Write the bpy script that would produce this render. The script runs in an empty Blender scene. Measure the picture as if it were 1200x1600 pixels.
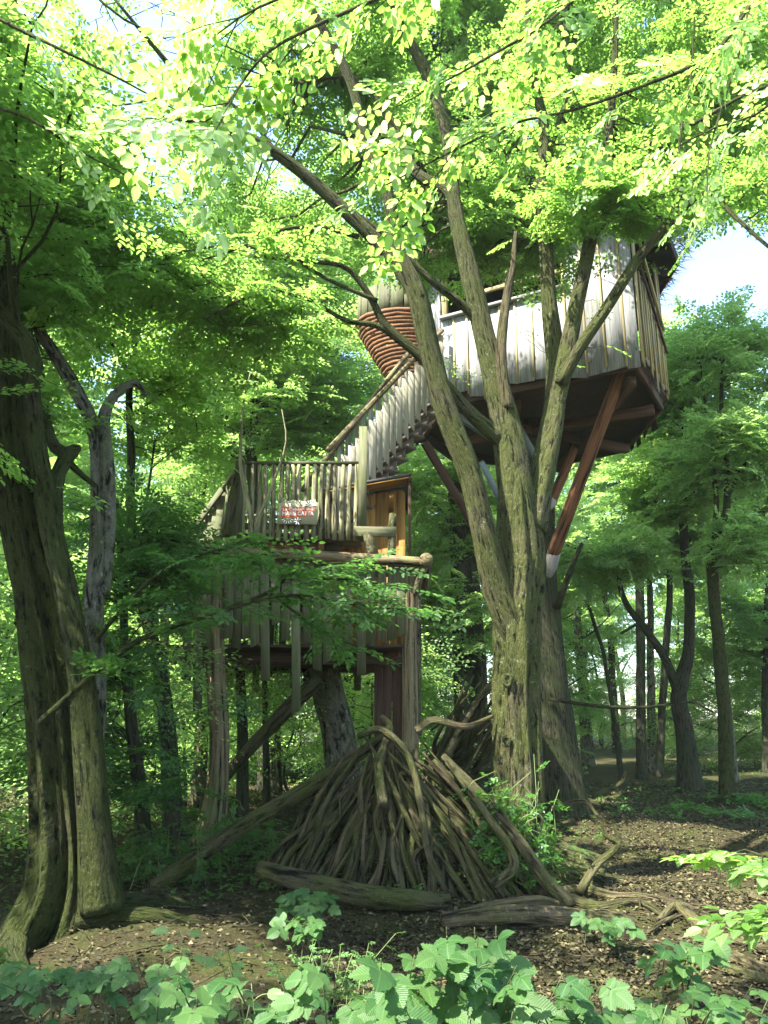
import bpy, math, random
import numpy as np
from mathutils import Vector, Matrix

rng = np.random.default_rng(11)
random.seed(11)
R = math.radians
scene = bpy.context.scene
col = scene.collection

# ------------------------------------------------------------------ camera
PITCH = R(14.8); CAM_Z = 1.6; F_PX = 1246.0
cd = bpy.data.cameras.new('camera'); cam = bpy.data.objects.new('camera', cd); col.objects.link(cam)
cam.location = (0, 0, CAM_Z); cam.rotation_euler = (R(90) + PITCH, 0, 0)
cd.sensor_fit = 'VERTICAL'; cd.sensor_height = 24.0; cd.lens = 24.0 * F_PX / 1600.0
cd.clip_start = 0.05; cd.clip_end = 600
scene.camera = cam

# ------------------------------------------------------------------ sky, sun, exposure
SUN_H = np.array([-0.80, -0.60]); SUN_EL = R(54)
SUN = np.array([SUN_H[0]*math.cos(SUN_EL), SUN_H[1]*math.cos(SUN_EL), math.sin(SUN_EL)])
w = bpy.data.worlds.new('World'); scene.world = w; w.use_nodes = True
nt = w.node_tree; nt.nodes.clear()
sky = nt.nodes.new('ShaderNodeTexSky'); sky.sky_type = 'NISHITA'; sky.sun_disc = False
sky.sun_elevation = SUN_EL; sky.sun_rotation = math.atan2(SUN_H[0], SUN_H[1])
bg = nt.nodes.new('ShaderNodeBackground'); bg.inputs['Strength'].default_value = 0.14
wo = nt.nodes.new('ShaderNodeOutputWorld')
nt.links.new(sky.outputs[0], bg.inputs[0]); nt.links.new(bg.outputs[0], wo.inputs[0])
ld = bpy.data.lights.new('sun', 'SUN'); ld.energy = 5.0; ld.angle = R(0.5); ld.color = (1, 0.965, 0.90)
lo = bpy.data.objects.new('sun', ld); col.objects.link(lo)
lo.rotation_euler = Vector(SUN).to_track_quat('Z', 'Y').to_euler(); lo.location = (0, 0, 30)
scene.view_settings.view_transform = 'Standard'; scene.view_settings.look = 'None'
scene.view_settings.gamma = 1.0; scene.view_settings.use_curve_mapping = False
scene.view_settings.exposure = 2.6
scene.render.engine = 'CYCLES'
scene.cycles.max_bounces = 10; scene.cycles.diffuse_bounces = 7; scene.cycles.transmission_bounces = 8
scene.cycles.transparent_max_bounces = 4; scene.cycles.glossy_bounces = 2

# ------------------------------------------------------------------ measuring helpers
def at(px, py, Y):
    """point in the place, at forward distance Y, seen at photograph position px, py"""
    u = (px-600)/F_PX; v = (800-py)/F_PX
    y = math.cos(PITCH) - math.sin(PITCH)*v; z = math.sin(PITCH) + math.cos(PITCH)*v
    k = Y/y
    return np.array([u*k, Y, CAM_Z + z*k])
def px_of(P):
    P = np.atleast_2d(P)
    d = P - np.array([0, 0, CAM_Z])
    fw = d[:, 1]*math.cos(PITCH) + d[:, 2]*math.sin(PITCH)
    up = -d[:, 1]*math.sin(PITCH) + d[:, 2]*math.cos(PITCH)
    fw = np.where(fw < 0.05, 0.05, fw)
    return 600 + d[:, 0]/fw*F_PX, 800 - up/fw*F_PX
def pm(px_width, Y):                      # pixels -> metres at distance Y (about)
    return px_width*Y/F_PX*1.02
def gz(x, y):
    x = np.asarray(x, float); y = np.asarray(y, float)
    h = 0.07*np.sin(x*0.9+1.3)*np.sin(y*0.7+0.4) + 0.035*np.sin(x*2.3+y*1.7) + 0.02*np.sin(x*5.1-y*3.7) + 0.012*np.sin(x*9.3+y*11.1)
    h = h + 0.10*np.exp(-((x+1.6)/1.3)**2-((y-6.2)/1.2)**2)
    h = h - 0.50/(1+np.exp((x+2.9)*3.0))*np.exp(-((y-5.5)/3.0)**2)
    h = h + 0.30/(1+np.exp(-(y-11.5)*1.3))/(1+np.exp((x+0.4)*1.5))*np.exp(-np.maximum(0, y-16)/12)
    h = h + 0.012*np.maximum(0, y-26)
    return h
def gp(x, y, dz=0.0):
    return np.array([x, y, float(gz(x, y))+dz])

# ------------------------------------------------------------------ object helpers
def link(o, parent=None, label=None, cat=None, group=None, kind=None):
    col.objects.link(o)
    if parent is not None: o.parent = parent
    if label: o['label'] = label
    if cat: o['category'] = cat
    if group: o['group'] = group
    if kind: o['kind'] = kind
    return o
def thing(name, loc, label, cat, group=None):
    o = bpy.data.objects.new(name, None); o.empty_display_size = 0.2
    o.location = Vector([float(a) for a in loc])
    return link(o, None, label, cat, group)
def ploc(parent):
    return np.array(parent.location) if parent is not None else np.zeros(3)
def make_mesh(name, V, quads=None, tris=None, mats=(), attrs=None, smooth=False, mat_idx=None, uv=None):
    me = bpy.data.meshes.new(name)
    V = np.asarray(V, np.float32)
    nq = 0 if quads is None else len(quads); ntr = 0 if tris is None else len(tris)
    loops = []
    if nq: loops.append(np.asarray(quads).reshape(-1))
    if ntr: loops.append(np.asarray(tris).reshape(-1))
    loops = np.concatenate(loops).astype(np.int32)
    starts = np.concatenate([np.arange(nq)*4, nq*4+np.arange(ntr)*3]).astype(np.int32)
    me.vertices.add(len(V)); me.vertices.foreach_set('co', V.reshape(-1))
    me.loops.add(len(loops)); me.loops.foreach_set('vertex_index', loops)
    me.polygons.add(nq+ntr); me.polygons.foreach_set('loop_start', starts)
    if smooth: me.polygons.foreach_set('use_smooth', np.ones(nq+ntr, bool))
    if mat_idx is not None: me.polygons.foreach_set('material_index', np.asarray(mat_idx, np.int32))
    for m in mats: me.materials.append(m)
    me.update(calc_edges=True)
    if attrs:
        for k, a in attrs.items():
            a = np.asarray(a, np.float32)
            if a.ndim == 1:
                at_ = me.attributes.new(k, 'FLOAT', 'POINT'); at_.data.foreach_set('value', a)
            else:
                at_ = me.attributes.new(k, 'FLOAT_VECTOR', 'POINT'); at_.data.foreach_set('vector', a.reshape(-1))
    if uv is not None:
        l = me.uv_layers.new(name='UVMap'); l.data.foreach_set('uv', np.asarray(uv, np.float32)[loops].reshape(-1))
    return me
def mesh_obj(name, me, parent=None, **kw):
    return link(bpy.data.objects.new(name, me), parent, **kw)

def reparent(child, part):
    child.parent = part; child.matrix_parent_inverse = part.matrix_basis.inverted()
class Bag:
    """collects geometry of ONE object"""
    def __init__(s): s.V = []; s.Q = []; s.T = []; s.A = {}; s.n = 0
    def add(s, V, Q=None, T=None, **attrs):
        V = np.asarray(V, float)
        s.V.append(V)
        if Q is not None and len(Q): s.Q.append(np.asarray(Q)+s.n)
        if T is not None and len(T): s.T.append(np.asarray(T)+s.n)
        for k, a in attrs.items(): s.A.setdefault(k, []).append(np.asarray(a, float))
        s.n += len(V)
    def build(s, name, mats, parent=None, smooth=False, **kw):
        if not s.V: return None
        V = np.concatenate(s.V) - ploc(parent)
        Q = np.concatenate(s.Q) if s.Q else None; T = np.concatenate(s.T) if s.T else None
        me = make_mesh(name, V, Q, T, mats if isinstance(mats, (list, tuple)) else [mats],
                       {k: np.concatenate(a) for k, a in s.A.items()}, smooth)
        return mesh_obj(name, me, parent, **kw)

def nrm(a): return a/np.maximum(np.linalg.norm(a, axis=-1, keepdims=True), 1e-9)
def catmull(P, n):
    P = np.asarray(P, float); m = len(P)
    if m == 2:
        t = np.linspace(0, 1, n)[:, None]; return P[0]*(1-t)+P[1]*t
    E = np.vstack([2*P[0]-P[1], P, 2*P[-1]-P[-2]])
    seg = np.linspace(0, m-1-1e-6, n); i = seg.astype(int); t = (seg-i)[:, None]
    p0, p1, p2, p3 = E[i], E[i+1], E[i+2], E[i+3]
    return 0.5*((2*p1)+(-p0+p2)*t+(2*p0-5*p1+4*p2-p3)*t**2+(-p0+3*p1-3*p2+p3)*t**3)
def tubes(P, Rr, sides, ref=None, mod=None, off=None):
    """P (k,n,3), Rr (k,n) -> V,Q,bc   (vectorised tapered tubes)"""
    P = np.asarray(P, float); k, n, _ = P.shape
    T = nrm(np.gradient(P, axis=1))
    if ref is None: ref = np.array([0.03, 0.05, 1.0])
    A = nrm(np.cross(T, np.broadcast_to(ref, T.shape))); B = np.cross(T, A)
    th = np.arange(sides)/sides*2*np.pi
    Rm = np.broadcast_to(np.asarray(Rr, float)[:, :, None], (k, n, sides)).copy()
    L = np.concatenate([np.zeros((k, 1)), np.cumsum(np.linalg.norm(np.diff(P, axis=1), axis=2), axis=1)], axis=1)
    if mod is not None: Rm *= mod(th[None, None, :], L[:, :, None])
    c = np.cos(th); s_ = np.sin(th)
    V = P[:, :, None, :] + Rm[..., None]*(A[:, :, None, :]*c[None, None, :, None]+B[:, :, None, :]*s_[None, None, :, None])
    if off is None: off = rng.uniform(0, 50, k)
    r0 = np.asarray(Rr, float)[:, :1]
    bc = np.stack([np.broadcast_to(c*1.0, (k, n, sides))*r0[..., None] + off[:, None, None]*0.37,
                   np.broadcast_to(s_*1.0, (k, n, sides))*r0[..., None],
                   np.broadcast_to((L+off[:, None])[:, :, None], (k, n, sides))], axis=-1)
    base = (np.arange(k)*n*sides)[:, None, None]
    i = np.arange(n-1)[None, :, None]*sides; j = np.arange(sides)[None, None, :]; j2 = (j+1) % sides
    Q = np.stack([base+i+j, base+i+j2, base+i+sides+j2, base+i+sides+j], axis=-1).reshape(-1, 4)
    return V.reshape(-1, 3), Q, bc.reshape(-1, 3)
def stem(bag, pts, radii, sides=12, n=None, flute=0.0, flare=0.0, wig=0.0, cap=True, lobes=3, knot=0.05):
    """one trunk or limb through pts"""
    pts = np.asarray(pts, float)
    Ls = np.linalg.norm(np.diff(pts, axis=0), axis=1).sum()
    if n is None: n = int(max(6, min(60, Ls/0.14)))
    P = catmull(pts, n); rr = np.interp(np.linspace(0, 1, n), np.linspace(0, 1, len(radii)), radii)
    if wig > 0:
        t = np.linspace(0, Ls, n); ph = rng.uniform(0, 6.28, 6)
        env = np.minimum(1, np.linspace(0, 1, n)*4)
        P[:, 0] += wig*env*(np.sin(t*2.1+ph[0])+0.5*np.sin(t*5.3+ph[1])); P[:, 1] += wig*env*(np.sin(t*1.7+ph[2])+0.5*np.sin(t*4.7+ph[3]))
        P[:, 2] += wig*0.4*env*np.sin(t*3.1+ph[4])
    T = nrm(np.gradient(P, axis=0)); cand = np.array([[0, 0, 1.], [0, 1., 0.05], [1., 0, 0.05]])
    sc = np.abs(T @ nrm(cand).T).max(axis=0); ref = nrm(cand)[np.argmin(sc)]
    ph = rng.uniform(0, 6.28, 12)
    def mod(th, s):
        m = 1 + knot*np.sin(2*th+ph[0]+s*1.3)*np.sin(s*2.2+ph[1]) + knot*0.6*np.sin(3*th+ph[2]-s*2.9)
        if flute:
            tw = 0.35*np.sin(s*0.8+ph[3])
            f = np.abs(np.sin((lobes*th+tw*2+ph[4])/2))**0.7
            m = m + flute*(f-0.55) + flute*0.45*np.sin((lobes*2+1)*th+ph[5]+s*1.1+0.6*np.sin(s*2.1)) + flute*0.22*np.sin((lobes*4+3)*th+ph[6]-s*1.7)
        if flare:
            e = np.exp(-s/0.32); m = m + flare*e*(0.65+0.9*np.abs(np.sin(2.5*th+ph[7])))
        return m
    V, Q, bc = tubes(P[None], rr[None], sides, ref, mod)
    if cap:
        c0, c1 = len(V), len(V)+1
        V = np.vstack([V, P[0], P[-1]+T[-1]*rr[-1]*0.25]); bc = np.vstack([bc, bc[0], bc[-1]])
        j = np.arange(sides); j2 = (j+1) % sides; b = (n-1)*sides
        Tt = np.vstack([np.stack([j2, j, np.full(sides, c0)], 1), np.stack([b+j, b+j2, np.full(sides, c1)], 1)])
    else: Tt = None
    bag.add(V, Q, Tt, bc=bc)
    return P, rr

def board(name, p0, p1, width, thick, normal, mat, parent, cut=0.0, bev=0.004, **kw):
    """sawn board from p0 to p1 with chamfered edges; local Z runs along the grain"""
    p0 = np.asarray(p0, float); p1 = np.asarray(p1, float)
    z = p1-p0; L = np.linalg.norm(z); z = z/L
    y = np.asarray(normal, float); y = y - z*np.dot(y, z)
    y = y/np.linalg.norm(y); x = np.cross(y, z)
    b = min(bev, thick*0.3); hw, ht = width/2, thick/2
    ring = np.array([[-hw+b, -ht], [hw-b, -ht], [hw, -ht+b], [hw, ht-b], [hw-b, ht], [-hw+b, ht], [-hw, ht-b], [-hw, -ht+b]])
    V = []
    for zz, sl in ((0, cut), (L, rng.uniform(-.01, .01))):
        for (a, c) in ring: V.append((a, c, zz + sl*(a/hw)))
    # slight warp
    mid = []
    wv = rng.uniform(-0.006, 0.006)
    for (a, c) in ring: mid.append((a+wv, c+wv*0.6, L*0.5))
    V = np.array(V[:8]+mid+V[8:])
    Q = []
    for r in (0, 8):
        for i in range(8): Q.append((r+i, r+(i+1) % 8, r+8+(i+1) % 8, r+8+i))
    Q += [(3, 2, 1, 0), (7, 4, 3, 0), (7, 6, 5, 4), (16, 17, 18, 19), (16, 19, 20, 23), (20, 21, 22, 23)]
    me = make_mesh(name, V, np.array(Q), None, [mat])
    o = mesh_obj(name, me, parent, **kw)
    M = Matrix(((x[0], y[0], z[0], 0), (x[1], y[1], z[1], 0), (x[2], y[2], z[2], 0), (0, 0, 0, 1)))
    q = p0 - ploc(parent)
    o.matrix_basis = Matrix.Translation(Vector([float(a) for a in q])) @ M
    return o
def log(name, pts, radii, mat, parent=None, sides=10, n=None, flute=0.0, wig=0.0, knot=0.06, flare=0.0, **kw):
    b = Bag(); stem(b, pts, radii, sides=sides, n=n, flute=flute, wig=wig, knot=knot, flare=flare)
    if parent is None:
        o = b.build(name, mat, None, smooth=True, **kw)
        base = np.array(pts[0], float)
        me = o.data; co = np.empty(len(me.vertices)*3, np.float32); me.vertices.foreach_get('co', co)
        me.vertices.foreach_set('co', (co.reshape(-1, 3)-base.astype(np.float32)).reshape(-1)); me.update()
        o.location = Vector([float(a) for a in base]); return o
    return b.build(name, mat, parent, smooth=True, **kw)

# ------------------------------------------------------------------ materials
def newmat(name):
    m = bpy.data.materials.new(name); m.use_nodes = True; t = m.node_tree; t.nodes.clear()
    out = t.nodes.new('ShaderNodeOutputMaterial'); return m, t, out
def N(t, kind, **kw):
    n = t.nodes.new(kind)
    for k, v in kw.items():
        if k in n.inputs: n.inputs[k].default_value = v
        else: setattr(n, k, v)
    return n
def ramp(t, src, stops, interp='LINEAR'):
    r = t.nodes.new('ShaderNodeValToRGB'); r.color_ramp.interpolation = interp
    while len(r.color_ramp.elements) < len(stops): r.color_ramp.elements.new(0.5)
    for e, (p, c) in zip(r.color_ramp.elements, stops):
        e.position = p; e.color = (*c, 1) if len(c) == 3 else c
    t.links.new(src, r.inputs[0]); return r.outputs[0]
def mixc(t, fac, a, b, mode='MIX'):
    m = t.nodes.new('ShaderNodeMix'); m.data_type = 'RGBA'; m.blend_type = mode
    for sock, v in ((m.inputs[0], fac), (m.inputs[6], a), (m.inputs[7], b)):
        if isinstance(v, (int, float)): sock.default_value = v
        elif isinstance(v, tuple): sock.default_value = (*v, 1)
        else: t.links.new(v, sock)
    return m.outputs[2]
def noise(t, vec, scale, detail=4, rough=0.55, mscale=None):
    if mscale is not None:
        mp = t.nodes.new('ShaderNodeMapping'); mp.inputs['Scale'].default_value = mscale
        t.links.new(vec, mp.inputs[0]); vec = mp.outputs[0]
    n = t.nodes.new('ShaderNodeTexNoise'); n.inputs['Scale'].default_value = scale
    n.inputs['Detail'].default_value = detail; n.inputs['Roughness'].default_value = rough
    t.links.new(vec, n.inputs['Vector']); return n.outputs['Fac']
def bsdf(t, out, colr, rough, bump=None, bstr=0.5, bdist=0.02, spec=0.3):
    p = t.nodes.new('ShaderNodeBsdfPrincipled')
    if isinstance(colr, tuple): p.inputs['Base Color'].default_value = (*colr, 1)
    else: t.links.new(colr, p.inputs['Base Color'])
    p.inputs['Roughness'].default_value = rough; p.inputs['Specular IOR Level'].default_value = spec
    if bump is not None:
        b = t.nodes.new('ShaderNodeBump'); b.inputs['Strength'].default_value = bstr; b.inputs['Distance'].default_value = bdist
        t.links.new(bump, b.inputs['Height']); t.links.new(b.outputs[0], p.inputs['Normal'])
    t.links.new(p.outputs[0], out.inputs[0]); return p

def bark(name, dark, mid, green, lichen, g_amt=0.5, l_amt=0.62, stretch=(26, 26, 4.2), bdist=0.06):
    m, t, out = newmat(name)
    a = N(t, 'ShaderNodeAttribute', attribute_name='bc'); v = a.outputs['Vector']
    n1 = noise(t, v, 1.0, 8, 0.65, stretch)
    n2 = noise(t, v, 1.0, 5, 0.6, tuple(s*3.1 for s in stretch))
    n3 = noise(t, v, 2.3, 4, 0.55)
    n4 = noise(t, v, 9.0, 6, 0.7)
    n5 = noise(t, v, 42.0, 3, 0.6)
    c = ramp(t, n1, [(0.36, dark), (0.50, mid), (0.70, tuple(min(1, x*1.7) for x in mid))])
    gm = ramp(t, n3, [(g_amt-0.12, (0, 0, 0)), (g_amt+0.12, (0.8, 0.8, 0.8))])
    gc = mixc(t, n4, tuple(x*0.6 for x in green), tuple(x*1.5 for x in green))
    c = mixc(t, gm, c, gc)
    lm = ramp(t, n4, [(l_amt, (0, 0, 0)), (l_amt+0.05, (0.85, 0.85, 0.85))])
    lm2 = ramp(t, n5, [(0.62, (0, 0, 0)), (0.66, (0.7, 0.7, 0.7))])
    c = mixc(t, lm, c, lichen); c = mixc(t, lm2, c, tuple(x*0.8 for x in lichen))
    cr = ramp(t, n1, [(0.36, (0.12, 0.12, 0.12)), (0.47, (1, 1, 1))])
    c = mixc(t, 1.0, c, cr, 'MULTIPLY')
    h = N(t, 'ShaderNodeMath', operation='MULTIPLY_ADD'); t.links.new(n1, h.inputs[0]); h.inputs[1].default_value = 2.0; t.links.new(n2, h.inputs[2])
    bsdf(t, out, c, 0.9, h.outputs[0], 1.0, bdist*1.5, 0.12)
    return m
M = {}
M['bark_hornbeam'] = bark('bark_hornbeam', (0.018, 0.015, 0.009), (0.090, 0.080, 0.040), (0.072, 0.088, 0.018), (0.27, 0.27, 0.19), 0.42, 0.64, (26, 26, 6))
M['bark_mossy'] = bark('bark_mossy', (0.012, 0.011, 0.006), (0.052, 0.048, 0.022), (0.044, 0.058, 0.010), (0.13, 0.145, 0.085), 0.36, 0.66, (24, 24, 7))
M['bark_dark'] = bark('bark_dark', (0.020, 0.018, 0.012), (0.055, 0.050, 0.030), (0.035, 0.050, 0.018), (0.14, 0.16, 0.12), 0.50, 0.72)
M['bark_pale'] = bark('bark_pale', (0.035, 0.032, 0.022), (0.13, 0.125, 0.085), (0.07, 0.085, 0.03), (0.32, 0.32, 0.26), 0.56, 0.60, (10, 10, 5))
M['bark_oak'] = bark('bark_oak', (0.022, 0.020, 0.012), (0.060, 0.053, 0.030), (0.040, 0.055, 0.016), (0.12, 0.13, 0.09), 0.46, 0.76, (34, 34, 6), 0.07)
M['deadwood'] = bark('deadwood', (0.045, 0.036, 0.022), (0.12, 0.095, 0.052), (0.085, 0.088, 0.025), (0.26, 0.24, 0.16), 0.54, 0.70, (18, 18, 2))
M['stick_bark'] = bark('stick_bark', (0.030, 0.026, 0.016), (0.085, 0.072, 0.038), (0.068, 0.080, 0.018), (0.22, 0.21, 0.13), 0.48, 0.70, (16, 16, 3))
M['log_peeled'] = bark('log_peeled', (0.045, 0.03, 0.015), (0.13, 0.10, 0.055), (0.13, 0.14, 0.05), (0.30, 0.27, 0.17), 0.60, 0.74, (20, 20, 1.2), 0.01)
M['strut_wood'] = bark('strut_wood', (0.055, 0.024, 0.012), (0.13, 0.058, 0.028), (0.10, 0.055, 0.025), (0.17, 0.10, 0.06), 0.70, 0.86, (22, 22, 1.0), 0.006)

def wood(name, dark, mid, light, green=None, gamt=0.5, rough=0.8, knots=True):
    m, t, out = newmat(name)
    tc = N(t, 'ShaderNodeTexCoord'); oi = N(t, 'ShaderNodeObjectInfo')
    add = N(t, 'ShaderNodeVectorMath', operation='MULTIPLY_ADD')
    t.links.new(oi.outputs['Random'], add.inputs[0]); add.inputs[1].default_value = (31, 17, 53); t.links.new(tc.outputs['Object'], add.inputs[2])
    v = add.outputs[0]
    n1 = noise(t, v, 1.0, 6, 0.6, (38, 38, 1.6)); n2 = noise(t, v, 1.0, 4, 0.6, (5, 5, 1.3)); n3 = noise(t, v, 1, 4, 0.6, (160, 160, 5))
    c = ramp(t, n1, [(0.30, dark), (0.5, mid), (0.72, light)])
    c = mixc(t, ramp(t, n2, [(0.35, (0, 0, 0)), (0.75, (0.5, 0.5, 0.5))]), c, dark)
    if knots:
        vo = N(t, 'ShaderNodeTexVoronoi'); mp = N(t, 'ShaderNodeMapping'); mp.inputs['Scale'].default_value = (7, 7, 2.6)
        t.links.new(v, mp.inputs[0]); t.links.new(mp.outputs[0], vo.inputs['Vector']); vo.inputs['Scale'].default_value = 1.0
        kf = ramp(t, vo.outputs['Distance'], [(0.07, (0.75, 0.75, 0.75)), (0.13, (0, 0, 0))])
        c = mixc(t, kf, c, tuple(x*0.45 for x in dark))
    if green:
        g = noise(t, v, 3.2, 5, 0.65)
        c = mixc(t, ramp(t, g, [(gamt-0.1, (0, 0, 0)), (gamt+0.15, (0.75, 0.75, 0.75))]), c, green)
    hv = N(t, 'ShaderNodeMapRange'); t.links.new(oi.outputs['Random'], hv.inputs[0]); hv.inputs[3].default_value = 0.72; hv.inputs[4].default_value = 1.12
    hs = N(t, 'ShaderNodeHueSaturation'); t.links.new(hv.outputs[0], hs.inputs['Value']); t.links.new(c, hs.inputs['Color'])
    bsdf(t, out, hs.outputs[0], rough, n3, 0.5, 0.004, 0.25)
    return m
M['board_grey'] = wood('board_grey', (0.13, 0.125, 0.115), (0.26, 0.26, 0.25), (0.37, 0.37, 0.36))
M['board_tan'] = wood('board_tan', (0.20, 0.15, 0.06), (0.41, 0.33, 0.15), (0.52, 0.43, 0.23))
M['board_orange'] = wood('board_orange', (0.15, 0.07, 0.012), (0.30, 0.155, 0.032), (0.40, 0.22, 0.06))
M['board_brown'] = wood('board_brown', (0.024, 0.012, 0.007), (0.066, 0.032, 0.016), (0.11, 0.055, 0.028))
M['slat_orange'] = wood('slat_orange', (0.08, 0.035, 0.014), (0.18, 0.08, 0.035), (0.25, 0.13, 0.065))
M['fence_grey'] = wood('fence_grey', (0.04, 0.037, 0.02), (0.10, 0.094, 0.05), (0.17, 0.16, 0.095), (0.065, 0.08, 0.025), 0.45)
M['stair_board'] = wood('stair_board', (0.14, 0.125, 0.085), (0.27, 0.25, 0.18), (0.38, 0.355, 0.28))
M['tread_wood'] = wood('tread_wood', (0.045, 0.035, 0.025), (0.10, 0.08, 0.055), (0.16, 0.13, 0.09))
M['deck_dark'] = wood('deck_dark', (0.030, 0.018, 0.012), (0.06, 0.038, 0.025), (0.09, 0.06, 0.04))
M['white_cap'] = wood('white_cap', (0.14, 0.125, 0.10), (0.24, 0.22, 0.19), (0.33, 0.31, 0.27), knots=False)

def leafmat(name, c0, c1, tr0, tr1, trans=0.5, rough=0.45, veins=False, spec=0.35):
    m, t, out = newmat(name)
    a = N(t, 'ShaderNodeAttribute', attribute_name='lv')
    if veins:
        oi = N(t, 'ShaderNodeObjectInfo'); fac = oi.outputs['Random']
    else: fac = a.outputs['Fac']
    c = mixc(t, fac, c0, c1); tc = mixc(t, fac, tr0, tr1)
    p = t.nodes.new('ShaderNodeBsdfPrincipled'); p.inputs['Roughness'].default_value = rough; p.inputs['Specular IOR Level'].default_value = spec
    if veins:
        uv = N(t, 'ShaderNodeUVMap')
        sx = N(t, 'ShaderNodeSeparateXYZ'); t.links.new(uv.outputs[0], sx.inputs[0])
        ab = N(t, 'ShaderNodeMath', operation='ABSOLUTE'); t.links.new(sx.outputs[1], ab.inputs[0])
        ma = N(t, 'ShaderNodeMath', operation='MULTIPLY_ADD'); t.links.new(ab.outputs[0], ma.inputs[0]); ma.inputs[1].default_value = -0.75; t.links.new(sx.outputs[0], ma.inputs[2])
        mu = N(t, 'ShaderNodeMath', operation='MULTIPLY'); t.links.new(ma.outputs[0], mu.inputs[0]); mu.inputs[1].default_value = 62
        sn = N(t, 'ShaderNodeMath', operation='SINE'); t.links.new(mu.outputs[0], sn.inputs[0])
        vf = ramp(t, sn.outputs[0], [(0.85, (0, 0, 0)), (1.0, (0.22, 0.22, 0.22))])
        mid = ramp(t, ab.outputs[0], [(0.0, (0.6, 0.6, 0.6)), (0.035, (0, 0, 0))])
        c = mixc(t, vf, c, tuple(min(1, x*1.5) for x in c1)); c = mixc(t, mid, c, tuple(min(1, x*1.8) for x in c1))
        b = N(t, 'ShaderNodeBump'); b.inputs['Strength'].default_value = 0.3; b.inputs['Distance'].default_value = 0.002
        t.links.new(sn.outputs[0], b.inputs['Height']); t.links.new(b.outputs[0], p.inputs['Normal'])
    t.links.new(c, p.inputs['Base Color'])
    tl = t.nodes.new('ShaderNodeBsdfTranslucent'); t.links.new(tc, tl.inputs['Color'])
    mx = t.nodes.new('ShaderNodeMixShader'); mx.inputs[0].default_value = trans
    t.links.new(p.outputs[0], mx.inputs[1]); t.links.new(tl.outputs[0], mx.inputs[2]); t.links.new(mx.outputs[0], out.inputs[0])
    return m
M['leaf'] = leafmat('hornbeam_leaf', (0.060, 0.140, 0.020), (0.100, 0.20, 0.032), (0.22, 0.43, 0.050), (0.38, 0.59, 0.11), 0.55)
M['leaf_far'] = leafmat('forest_leaf', (0.080, 0.160, 0.045), (0.135, 0.235, 0.080), (0.32, 0.53, 0.11), (0.46, 0.66, 0.18), 0.58)  # lightened in colour to stand for haze and a brighter background
M['leaf_dark'] = leafmat('shade_leaf', (0.028, 0.075, 0.018), (0.055, 0.115, 0.026), (0.09, 0.22, 0.03), (0.15, 0.32, 0.05), 0.45)  # darker copy of the leaf: shade is put into the colour
M['leaf_shade'] = leafmat('shaded_near_leaf', (0.022, 0.060, 0.014), (0.045, 0.095, 0.022), (0.06, 0.17, 0.02), (0.10, 0.24, 0.04), 0.42, 0.42, True)  # near leaf toned down in colour to stand in for shade
M['leaf_near'] = leafmat('near_leaf', (0.090, 0.165, 0.045), (0.15, 0.24, 0.08), (0.36, 0.56, 0.12), (0.56, 0.72, 0.28), 0.5, 0.4, True)  # pale colours carry the blown-out look of strong sun on leaves
M['leaf_bramble'] = leafmat('bramble_leaf', (0.020, 0.062, 0.014), (0.060, 0.115, 0.030), (0.09, 0.25, 0.03), (0.18, 0.38, 0.06), 0.30, 0.5, True, 0.28)
M['leaf_ivy'] = leafmat('ivy_leaf', (0.030, 0.090, 0.016), (0.065, 0.16, 0.028), (0.10, 0.28, 0.03), (0.18, 0.40, 0.05), 0.35, 0.35)
def plain(name, c, rough=0.7, spec=0.3):
    m, t, out = newmat(name)
    tc = N(t, 'ShaderNodeTexCoord'); n = noise(t, tc.outputs['Object'], 30, 4)
    bsdf(t, out, mixc(t, n, tuple(x*0.75 for x in c), tuple(min(1, x*1.2) for x in c)), rough, n, 0.2, 0.003, spec); return m
M['green_stem'] = plain('green_stem', (0.12, 0.16, 0.05)); M['bramble_cane'] = plain('bramble_cane', (0.055, 0.065, 0.022))
M['sign_board'] = plain('sign_board', (0.30, 0.29, 0.17)); M['sign_red'] = plain('sign_red', (0.50, 0.085, 0.035))
M['sign_white'] = plain('sign_white', (0.72, 0.70, 0.60)); M['sign_black'] = plain('sign_black', (0.025, 0.025, 0.02))
M['steel'] = plain('steel', (0.09, 0.12, 0.14), 0.4, 0.5); M['roof_felt'] = plain('roof_felt', (0.035, 0.032, 0.028), 0.9)
M['thatch'] = plain('thatch', (0.045, 0.035, 0.020), 0.95); M['rope'] = plain('rope', (0.33, 0.29, 0.20), 0.9)
def littermat():
    m, t, out = newmat('leaf_litter')
    a = N(t, 'ShaderNodeAttribute', attribute_name='lv')
    c = ramp(t, a.outputs['Fac'], [(0.0, (0.018, 0.015, 0.006)), (0.5, (0.064, 0.052, 0.021)), (0.92, (0.105, 0.088, 0.037)), (1.0, (0.115, 0.10, 0.05))])
    bsdf(t, out, c, 0.7, spec=0.3); return m
M['litter'] = littermat()
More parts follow.
